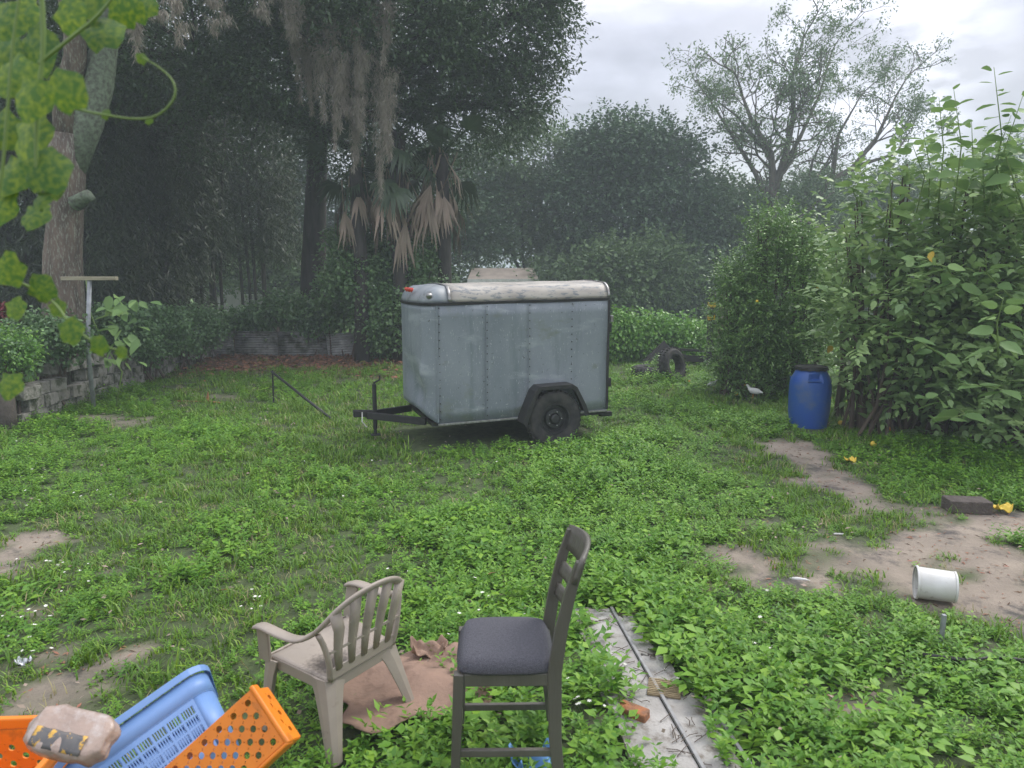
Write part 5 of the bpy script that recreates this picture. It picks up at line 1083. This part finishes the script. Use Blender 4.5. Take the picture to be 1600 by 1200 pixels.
# wrapped bundle
wb = camM(112, 1148, 2.1, (.97, -.16, .1), (.15, .6, -.75)); b = B(); V = []; f = []; nu_, nv_ = 28, 20
for i in range(nu_ + 1):
    for j in range(nv_ + 1):
        th_, ph_ = math.pi * (i / nu_ - .5), 2 * math.pi * j / nv_; cx_, cy_, cz_ = math.cos(th_) * math.cos(ph_), math.cos(th_) * math.sin(ph_), math.sin(th_); pw = lambda v, e: math.copysign(abs(v) ** e, v)
        x, y, z = pw(cz_, .55) * .125, pw(cx_, .5) * .07, pw(cy_, .5) * .038; k_ = 1 + .035 * math.sin(9 * x * 10 + 5 * y * 20) + .03 * math.sin(23 * z * 10 + 60 * x); V.append((x * k_, y * k_, z * k_))
for i in range(nu_):
    for j in range(nv_): f.append((i * (nv_ + 1) + j, (i + 1) * (nv_ + 1) + j, (i + 1) * (nv_ + 1) + j + 1, i * (nv_ + 1) + j + 1))
b.add(V, f); wo = b.build('wrapped_bundle', M['paper'], None, smooth=True); wo.matrix_world = wb; tag(wo, 'clear plastic bag bundle with a grey and yellow print on the orange crate', 'bag')
b = B()
def ylab(u, v): x = -.085 + .16 * u; y = -.01 - .052 * v; return (x, y, .0415 + .003 * math.sin(u * 21) - .012 * v * v)
b.grid(ylab, 16, 5); lb_ = b.build('printed_label', mat('label_print', (.09, .09, .09), (.14, .13, .12), scale=12, rough=.3, spots=(.62, .36, .06), spot_scale=26, spot_lo=.54, spot_hi=.58), wo, smooth=True, solid=.002)

# ------------------------------------------------------------------ ground objects
def sheet(name, label, cat_, c, sx, sy, rz, m, amp=.02, nu_=24, holes=None, z=.03):
    b = B()
    def fn(u, v):
        x, y = (u - .5) * 2, (v - .5) * 2; e = 1 + .10 * math.sin(5 * math.atan2(y, x) + 1) + .05 * math.sin(11 * math.atan2(y, x)); m_2 = max(abs(x), abs(y)); rr = math.hypot(x, y) or 1; k = (m_2 / rr) ** .45 * e
        return (x * sx * k, y * sy * k, amp * (math.sin(x * 2.7 + 1) * math.cos(y * 3.1) + .5 * math.sin(x * 6 + y * 4)) + amp * 1.5 * max(0, abs(x) - .75) * 3)
    b.grid(fn, nu_, nu_); o = b.build(name, m, None, smooth=True, solid=.006); o.location = (c[0], c[1], z); o.rotation_euler = (0, 0, rz); return tag(o, label, cat_)
sheet('brown_sheet', 'crumpled brown sheet lying on the weeds under the plastic armchair', 'sheet', (SH.x + .02, SH.y + .02), .42, .33, .45, M['mat'], .018, z=.05)
q = G(610, 1010); sheet('brown_sheet_fold', 'small folded brown scrap at the far corner of the brown sheet', 'scrap', (SH.x + .06, SH.y + .36), .10, .08, .2, M['mat'], .03, z=.06)
q = G(835, 1195, .02); sheet('blue_plastic', 'torn light blue plastic under the counter stool', 'plastic scrap', (q.x - .0, q.y - .06), .10, .09, .3, M['tarp'], .04, z=.07)
# pale walkway panels
wk = empty('walkway', (wc.x, wc.y, 0), wa, 'pale panel walkway with metal edge strips right of the counter stool', 'walkway')
Lw = wd.length
for (x0, x1, y0, y1, tl) in ((-Lw / 2 - .12, -.04, -.21, .035, .006), (-.03, Lw / 2 + .5, -.25, .035, -.004), (-.18, .20, .062, .20, .005), (.21, Lw / 2 + .5, .062, .24, -.004), (-Lw / 2, -.2, .062, .16, 0)):
    b = B(); pts_ = []
    for (xa, ya, xb, yb) in ((x0, y0, x1, y0), (x1, y0, x1, y1), (x1, y1, x0, y1), (x0, y1, x0, y0)):
        k9 = 7
        for q9 in range(k9):
            t9 = q9 / k9; ed = random.gauss(0, .012); pts_.append((xa + (xb - xa) * t9 + (ed if xa == xb else 0), ya + (yb - ya) * t9 + (ed if ya == yb and abs(ya - .05) > .03 else 0)))
    b.prism(pts_, .02, .05); o = b.build('panel', M['slab'], wk, bevel=.003); o.rotation_euler = (tl, tl * .6, 0)
for y, x0, x1 in ((.048, -Lw / 2 - .1, Lw / 2 + .5), (.262, .25, Lw / 2 + .5)): b = B(); b.bar((x0, y, .058), (x1, y, .058), .018, .018); b.build('edge_strip', M['alu'], wk, bevel=.002)
q = G(1038, 1075, .06); b = B(); b.box((0, 0, 0), (.17, .15, .012)); for_t = b.build('woven_tile', M['tile'], None, bevel=.002); for_t.location = (q.x, q.y, .058); for_t.rotation_euler = (.0, 0, -.25); tag(for_t, 'square tan ribbed tile lying on the pale walkway', 'tile')
for i in range(9): b = B(); b.bar((-.082, -.066 + i * .0165, .0075), (.082, -.066 + i * .0165, .0075), .008, .004); o = b.build('rib', M['tile'], for_t)
q = G(990, 1112, .07); b = B(); b.box((0, 0, 0), (.15, .065, .05)); o = b.build('broken_brick', M['brick'], None, bevel=.008); o.location = (q.x, q.y, .07); o.rotation_euler = (.1, 0, -.62); tag(o, 'broken orange brick piece beside the walkway strip', 'brick')
tw = B()
for i in range(60):
    px, py = random.choice([(random.gauss(1060, 30), random.gauss(1130, 40)), (random.gauss(1010, 20), random.gauss(1040, 25)), (random.gauss(1120, 35), random.gauss(1170, 25)), (random.gauss(955, 15), random.gauss(990, 15)), (random.gauss(985, 20), random.gauss(1090, 40))]); p = G(px, py, .06); a_ = random.random() * 6.28; l = random.uniform(.02, .16)
    p.z = .058; d = Vector((math.cos(a_), math.sin(a_), .05)); tw.tube([p, p + d * l * .5 + Vector((random.gauss(0, .008), random.gauss(0, .008), .006)), p + d * l], .0022, 4)
stuff(tw.build('twigs', M['twig'], None), 'thin brown twigs scattered over the walkway')

# bucket
bq = G(1458, 937); t = empty('bucket', bq, 0, 'white plastic bucket lying on its side on the bare dirt', 'bucket'); t.scale = (.86,) * 3; mxb = Matrix.Translation((0, 0, .128)) @ Matrix.Rotation(R(-21), 4, 'Z') @ Matrix.Rotation(R(90), 4, 'Y') @ Matrix.Translation((0, 0, -.135))
b = B(); b.lathe([(.128, 0), (.128, .012), (.122, .014), (.122, .03), (.118, .26), (.112, .272), (.0, .272)], 36, mxb); b.build('bucket_body', M['white'], t, smooth=True, solid=.003, autos=35)
b = B(); b.lathe([(.122, .0), (.132, .0), (.132, .014), (.123, .018)], 36, mxb); b.build('bucket_rim', M['white'], t, smooth=True, solid=.003)
b = B(); b.lathe([(.1195, .262), (.123, .264), (.123, .278), (.112, .279)], 36, mxb); b.build('bottom_hoop', M['white'], t, smooth=True, solid=.002)
# concrete block, yellow scraps, stick, stake, pipe
q = G(1520, 803); b = B(); b.box((0, 0, .055), (.37, .2, .12)); o = b.build('masonry_block', M['darkblock'], None, bevel=.01); o.location = q + Vector((0, .1, 0)); o.rotation_euler = (0, 0, -.12); tag(o, 'dark masonry block at the edge of the dirt, right side', 'block')
q = G(1565, 800); sheet('yellow_wrapper', 'yellow plastic scrap beside the dark masonry block', 'scrap', (q.x, q.y), .09, .05, .1, M['fruity'], .025, 10, z=.04)
q = G(1328, 723); sheet('yellow_wrapper', 'yellow scrap on the dirt path below the barrel', 'scrap', (q.x, q.y), .06, .05, .3, M['fruity'], .02, 10, z=.035)
q = G(1250, 909); b = B(); b.tube([(-.07, .01, .015), (-.02, 0, .02), (.03, .0, .018), (.08, -.012, .012)], [.011, .015, .012, .005], 8); o = b.build('white_stick', M['white'], None, smooth=True); o.location = q; o.rotation_euler = (0, 0, -.15); tag(o, 'short white peeled stick on the middle dirt patch', 'stick')
q = G(1310, 836); b = B(); b.tube([(-.04, 0, .012), (.04, -.01, .012)], .008, 6); o = b.build('white_stick', M['white'], None); o.location = q; tag(o, 'tiny white stick on the dirt above the middle patch', 'stick')
q = G(1468, 1020); b = B(); b.bar((0, 0, -.05), (.005, 0, .24), .022, .022, up=(0, 1, 0)); o = b.build('short_stake', M['pole'], None, bevel=.002); o.location = q; tag(o, 'short grey stake in the weeds in front of the bucket', 'stake')
a, c_ = G(1440, 1045), G(1640, 1060); b = B(); pts = [a, a.lerp(c_, .3) + Vector((0, -.03, .0)), a.lerp(c_, .65) + Vector((0, .03, 0)), c_]; b.tube([p + Vector((0, 0, .085)) for p in pts], .013, 8); o = b.build('black_hose', M['black'], None, smooth=True); tag(o, 'black hose lying in the weeds at the lower right', 'hose')
q = G(38, 1042); sheet('crumpled_foil', 'crumpled silver foil on the dirt at the left edge', 'foil', (q.x, q.y), .035, .03, .2, M['foil'], .015, 10, z=.03)
# palm boot
q = G(325, 630); b = B(); b.prism([(-.11, 0), (.12, .02), (.02, .02), (.0, .21), (-.04, .05)], -.012, .012, Matrix.Rotation(R(80), 4, 'X')); b.bar((-.55, .05, .03), (-.05, 0, .03), .03, .015); b.bar((.05, 0, .03), (.28, -.1, .02), .04, .015); o = b.build('palm_boot', M['brick'], None, bevel=.003); o.location = q; tag(o, 'fallen orange brown palm boot on the grass near the clothesline post', 'palm boot')
for (px, py, lab) in ((685, 846, 'curled orange brown leaf on the weeds above the chairs'), (463, 830, 'faded orange leaf in the grass above the armchair'), (615, 875, 'yellowing leaf in the weeds left of the curled one'), (762, 920, 'small brown leaf just above the stool seat'), (340, 948, 'orange leaf in the weeds up left of the armchair')):
    q = G(px, py); me_ = npmesh('fallen_leaf', *leaves(np.array([[0, 0, 0.]]), np.array([[1., .3, .2]]), np.array([[0, .4, 1.]]), .07, .045, LT8)); o = link('fallen_leaf', me_, None, M['brick']); o.location = q + Vector((0, 0, .11)); tag(o, lab, 'leaf')
# oranges on the ground
for (px, py, m, lab) in ((1078, 602, 'fruit', 'orange lying on the grass by the tyres'), (1150, 621, 'fruity', 'yellowing fruit between the two white birds'), (1182, 615, 'fruity', 'yellow fruit behind the nearer white bird'), (1323, 632, 'fruit', 'reddish orange on the ground right of the barrel'), (1296, 628, 'fruit', 'small fruit close to the right side of the barrel'),
                         (1313, 668, 'fruity', 'yellow fruit in the weeds just right of the barrel foot'), (1364, 702, 'fruity', 'yellow fruit in the weeds above the dirt path'), (1388, 678, 'fruit', 'dull orange fruit under the large leaved bush'), (1480, 620, 'fruity', 'pale yellow fruit deep under the large leaved bush')):
    q = G(px, py); b = B(); b.lathe([(0, -.038), (.02, -.033), (.035, -.016), (.039, 0), (.035, .018), (.02, .033), (.006, .036), (0, .034)], 14); o = b.build('orange', M[m], None, smooth=True); o.location = q + Vector((0, 0, .07)); tag(o, lab, 'fruit', 'fallen oranges')
for (px, py, Y) in ((1183, 471, 12.15), (1278, 450, 12.3)):
    b = B(); b.lathe([(0, -.028), (.018, -.023), (.027, -.0), (.018, .023), (0, .027)], 12); o = b.build('hanging_orange', M['fruity'], None, smooth=True); o.location = P(px, py, Y); tag(o, {1183: 'yellow orange hanging in the middle left of the citrus bush', 1171: 'yellow orange hanging highest on the left of the citrus bush', 1278: 'yellow orange hanging on the right side of the citrus bush', 1165: 'yellow orange hanging lowest at the left edge of the citrus bush', 1215: 'yellow orange hanging low in the centre of the citrus bush'}[px], 'fruit', 'oranges on the citrus bush')
# tyres and clutter
def tyre(label, loc, rot, r_=.36, w_=.11):
    t = empty('old_tyre', loc, 0, label, 'tyre', 'old tyres by the back hedge'); t.rotation_euler = rot; b = B(); b.lathe([(.2, -w_ * .7), (.24, -w_), (.31, -w_ * 1.02), (.35, -w_ * .75), (r_, -w_ * .3), (r_, w_ * .3), (.35, w_ * .75), (.31, w_ * 1.02), (.24, w_), (.2, w_ * .7), (.19, .0), (.2, -w_ * .7)], 32)
    for k in range(30):
        for q_ in (-.05, .05): b.box((r_, 0, q_), (.02, .035, .06), Matrix.Rotation(k / 30 * 6.283 + q_, 4, 'Z'))
    b.build('tread_ring', M['rubber'], t, smooth=True, autos=35); return t
q = G(1018, 590); tyre('old black tyre lying flat on the grass right of the trailer', (q.x, q.y + .2, .12), (0, 0, 0), .40)
q = G(1052, 598); tyre('old black tyre leaning behind the flat tyre', (q.x, q.y + .15, .34), (R(78), R(18), R(38)), .38)
q = G(1020, 575); b = B(); b.add([(-.45, 0, 0), (.55, 0, 0), (.12, .25, .62), (-.45, .5, 0), (.55, .5, 0)], [(0, 1, 2), (1, 4, 2), (4, 3, 2), (3, 0, 2), (0, 3, 4, 1)]); o = b.build('black_tarp_heap', M['darkwood'], None); o.location = (q.x + .25, q.y + .3, 0); tag(o, 'pointed heap of black tarp behind the tyres', 'tarp')
q = G(1075, 572); b = B(); b.bar((-.6, 0, .42), (1.1, -.2, .32), .03, .06); b.bar((-.5, 0, 0), (-.5, 0, .42), .05, .05, up=(0, 1, 0)); b.bar((1.0, -.2, 0), (1.0, -.2, .33), .05, .05, up=(0, 1, 0)); b.bar((-.55, .02, .2), (1.05, -.18, .15), .02, .16); o = b.build('dark_plank_frame', M['darkwood'], None, bevel=.005); o.location = (q.x + .25, q.y, 0); tag(o, 'low dark plank frame between the tyres and the citrus bush', 'plank frame')
q = G(1035, 590); heap('small_weed', 'small leafy weed growing inside the flat tyre', 'weed', [((q.x, q.y + .2, .28), (.22, .2, .16), 40)], M['citrus'], per=14, rad=.06, L=.06, W=.5, base=(q.x, q.y + .2, 0))
# striped post with board
q = G(1108, 575); Y_ = q.y; zt = P(1108, 458, Y_).z; t = empty('striped_post', (q.x, Y_, 0), 0, 'black and yellow striped post beside the citrus bush', 'post'); b = B(); b.box((0, 0, zt / 2), (.16, .1, zt)); b.build('post_shaft', M['darkwood'], t, bevel=.006)
for py in (476, 496): pz = P(1108, py, Y_).z; b = B(); b.box((0, 0, pz), (.168, .108, .12)); b.build('yellow_band', M['yellow'], t)
b = B(); b.prism([(-.02, .5), (.22, .45), (.12, 1.5), (.02, 1.55)], -.015, .015, Matrix.Rotation(R(90), 4, 'X')); o = b.build('leaning_board', M['board'], None, bevel=.003); o.location = (q.x + .14, Y_ - .1, zt - 1.55); tag(o, 'faded tapering board fixed beside the striped post', 'board')
# navy bin beyond the wall
q = P(212, 484, 21); b = B(); b.box((0, 0, q.z / 2), (1.15, .8, q.z), taper=1.08); t = b.build('navy_bin', M['navy'], None, bevel=.03); t.location = (q.x, 21, 0); tag(t, 'dark blue bin showing over the wall vines behind the clothesline post', 'bin'); b = B(); b.box((0, 0, q.z + .04), (1.3, .95, .07)); b.build('bin_lid', M['navy'], t, bevel=.02)
# red leaved plant, far left
heap('red_leaved_plant', 'dark red leaved plant at the left edge behind the block wall', 'plant', [E(2, 500, 12.3, 14, 22, 40, .25)], M['redleaf'], per=16, rad=.09, L=.16, W=.3, stems=True)

# ------------------------------------------------------------------ white birds
def bird(label, px, py, s, face):
    p = G(px, py); t = empty('white_bird', p, face, label, 'bird'); me = bpy.data.meshes.new('bird_body'); vs_ = [(-.17, 0, .115), (-.11, 0, .125), (-.04, 0, .13), (.03, 0, .14), (.075, 0, .175), (.09, 0, .215), (.115, 0, .235), (.135, 0, .235)]; rr = [.012, .034, .06, .055, .03, .021, .026, .012]
    me.from_pydata(vs_, [(i, i + 1) for i in range(7)], []); o = link('bird_body', me, t, M['bird']); k = o.modifiers.new('s', 'SKIN')
    for i, r_ in enumerate(rr): me.skin_vertices[0].data[i].radius = (r_, r_ * 1.05)
    me.skin_vertices[0].data[2].use_root = True; o.modifiers.new('d', 'SUBSURF').levels = 2; o.modifiers['d'].render_levels = 2
    b = B(); b.tube([(.14, 0, .236), (.175, 0, .228)], [.009, .003], 6); b.build('beak', M['beak'], t)
    for y in (-.025, .025): b = B(); b.tube([(-.01, y, .09), (0, y, .045), (-.005, y, .0)], .005, 5); b.tube([(-.005, y, .004), (.03, y, .002)], .004, 4); b.build('leg', M['beak'], t)
    b = B(); b.add([(-.02, 0, .16), (.04, .06, .14), (-.17, .03, .11), (-.17, -.03, .11), (.04, -.06, .14)], [(0, 1, 2), (0, 2, 3), (0, 3, 4)]); b.build('wings', M['bird'], t, solid=.01)
    t.scale = (s * .95,) * 3; t.location.z += .07
bird('white bird standing at the foot of the citrus bush, nearer the barrel', 1176, 628, 1.0, R(150))
bird('white bird in the grass nearer the tyres', 1114, 614, .85, R(20))

# ------------------------------------------------------------------ vine hanging close by, upper left
VS = .8
gv = empty('grape_vine', P(60, -60, 1.2), 0, 'bright green vine with broad leaves hanging close in at the upper left', 'vine'); gl = Vector(gv.location)
def vleaf(name='leaf'):
    n = 14; V = [(0, 0, 0)]; out_r = []
    for k in range(n):
        a = -math.pi + 2 * math.pi * (k + .5) / n; rr = .52 * (1 + .12 * math.cos(a * 5)) * (1.0 - .16 * abs(math.sin(a))); 
        if abs(a) > 2.6: rr *= .78
        x = .46 + rr * math.cos(a) * (1.1 if abs(a) < 1 else 1); y = rr * math.sin(a); out_r.append((x, y, -.14 * (abs(y) * 2) ** 2 - .1 * max(0, x - .4) + .03 * math.sin(a * 7)))
    mid = [(.46 + (x - .46) * .5, y * .5, -.03 * abs(y)) for x, y, z in out_r]; V = [(.46, 0, .015)] + mid + out_r
    f = [(0, 1 + k, 1 + (k + 1) % n) for k in range(n)]; f = [(a, b_, c) for a, b_, c in f]
    me = bpy.data.meshes.new(name); ff = f + [(1 + k, 1 + n + k, 1 + n + (k + 1) % n, 1 + (k + 1) % n) for k in range(n)]; me.from_pydata(V, [], ff); me.update(); me.polygons.foreach_set('use_smooth', [True] * len(ff)); me.materials.append(M['vineleaf']); return me
vl = [vleaf() for _ in range(2)]
def put_v(px, py, d, s, ang, tilt_=.5, roll=.0):
    s *= VS if py < 350 else .95; px -= 6 if py < 350 else 0
    """leaf seen at px,py, s metres long, tip direction ang (degrees in the picture, 0 right, 90 up)"""
    o = bpy.data.objects.new('leaf', random.choice(vl)); C.objects.link(o); o.parent = gv; a = R(ang)
    m = camM(px, py, d, (math.cos(a), math.sin(a), tilt_), (-math.sin(a), math.cos(a), roll)); m = m @ Matrix.Translation((-.46 * s, 0, 0)) @ Matrix.Scale(s, 4); o.matrix_parent_inverse = Matrix.Identity(4); o.matrix_basis = Matrix.Translation(-gl) @ m
for a in [(112, 22, 1.15, .085, -40, .2, .2), (165, 48, 1.2, .10, -35, .3, -.3), (195, 10, 1.3, .10, -10, .2, .3), (225, 8, 1.35, .09, -20, .3, 0), (60, 75, 1.2, .12, -60, .2, .3), (35, 115, 1.1, .10, -120, .3, 0), (105, 140, 1.0, .085, -30, .1, .2), (55, 150, 1.05, .09, -100, .1, .1), (15, 90, 1.2, .11, -150, .3, 0),
          (50, 210, 1.15, .12, -75, .35, .3), (75, 262, 1.1, .105, -50, .2, -.2), (25, 270, 1.2, .10, -110, .3, .2), (88, 290, 1.15, .06, -60, .3, 0), (60, 335, 1.15, .07, -85, .6, 0), (10, 200, 1.2, .1, -130, .2, 0), (5, 320, 1.2, .09, -100, .2, .2), (70, 310, 1.1, .05, -95, .5, .3),
          (12, 425, 1.1, .06, 80, .2, 0), (62, 450, 1.12, .055, -20, .1, .2), (108, 515, 1.12, .05, -60, .2, 0), (88, 480, 1.15, .035, -50, .2, 0), (152, 540, 1.12, .04, -15, .3, .2), (188, 550, 1.13, .024, -35, .2, 0), (22, 480, 1.2, .045, -60, .3, 0), (15, 600, 1.15, .05, -90, .3, 0), (228, 92, 1.15, .025, 140, .3, 0), (170, 178, 1.12, .025, -10, .4, 0), (238, 188, 1.12, .02, -20, .3, 0), (10, 30, 1.25, .12, -100, .2, .2), (140, -5, 1.2, .1, -60, .2, .1), (35, 20, 1.3, .11, -80, .3, .1)]: put_v(*a)
def vstem(pts, r_): b = B(); pp = smoothp([P(px, py, 1.14) - gl for px, py in pts], 2); b.tube(pp, [r_ * (1 - .5 * i / len(pp)) for i in range(len(pp))], 6); b.build('vine_stem', M['stem'], gv, smooth=True)
vstem([(60, -60), (70, 60), (60, 150), (55, 250), (65, 330)], .004); vstem([(100, 165), (150, 178), (235, 190), (272, 160), (275, 130), (250, 105), (222, 90)], .0022); vstem([(-20, 420), (30, 440), (85, 470), (110, 510), (150, 538), (195, 550)], .0028); vstem([(60, 100), (110, 60), (160, 20), (200, -40)], .003); vstem([(-20, 380), (0, 300), (10, 200), (20, 60), (40, -60)], .003)

# ------------------------------------------------------------------ haze
b = B(); b.box((0, 120, 12.5), (560, 420, 30)); hz = b.build('haze', None); hz.data.materials.clear(); hm = bpy.data.materials.new('haze_veil'); hm.use_nodes = True; ht = hm.node_tree; ht.nodes.clear(); ho = ht.nodes.new('ShaderNodeOutputMaterial'); hv = ht.nodes.new('ShaderNodeVolumePrincipled')  # air volume added to stand in for the veil of dirty window glass
hv.inputs['Density'].default_value = .0034; hv.inputs['Color'].default_value = (.80, .88, .96, 1); ht.links.new(hv.outputs[0], ho.inputs['Volume']); hz.data.materials.append(hm); hz['kind'] = 'stuff'; hz['label'] = 'pale bluish haze added in place of the dirty window veil'
hz.display_type = 'WIRE'
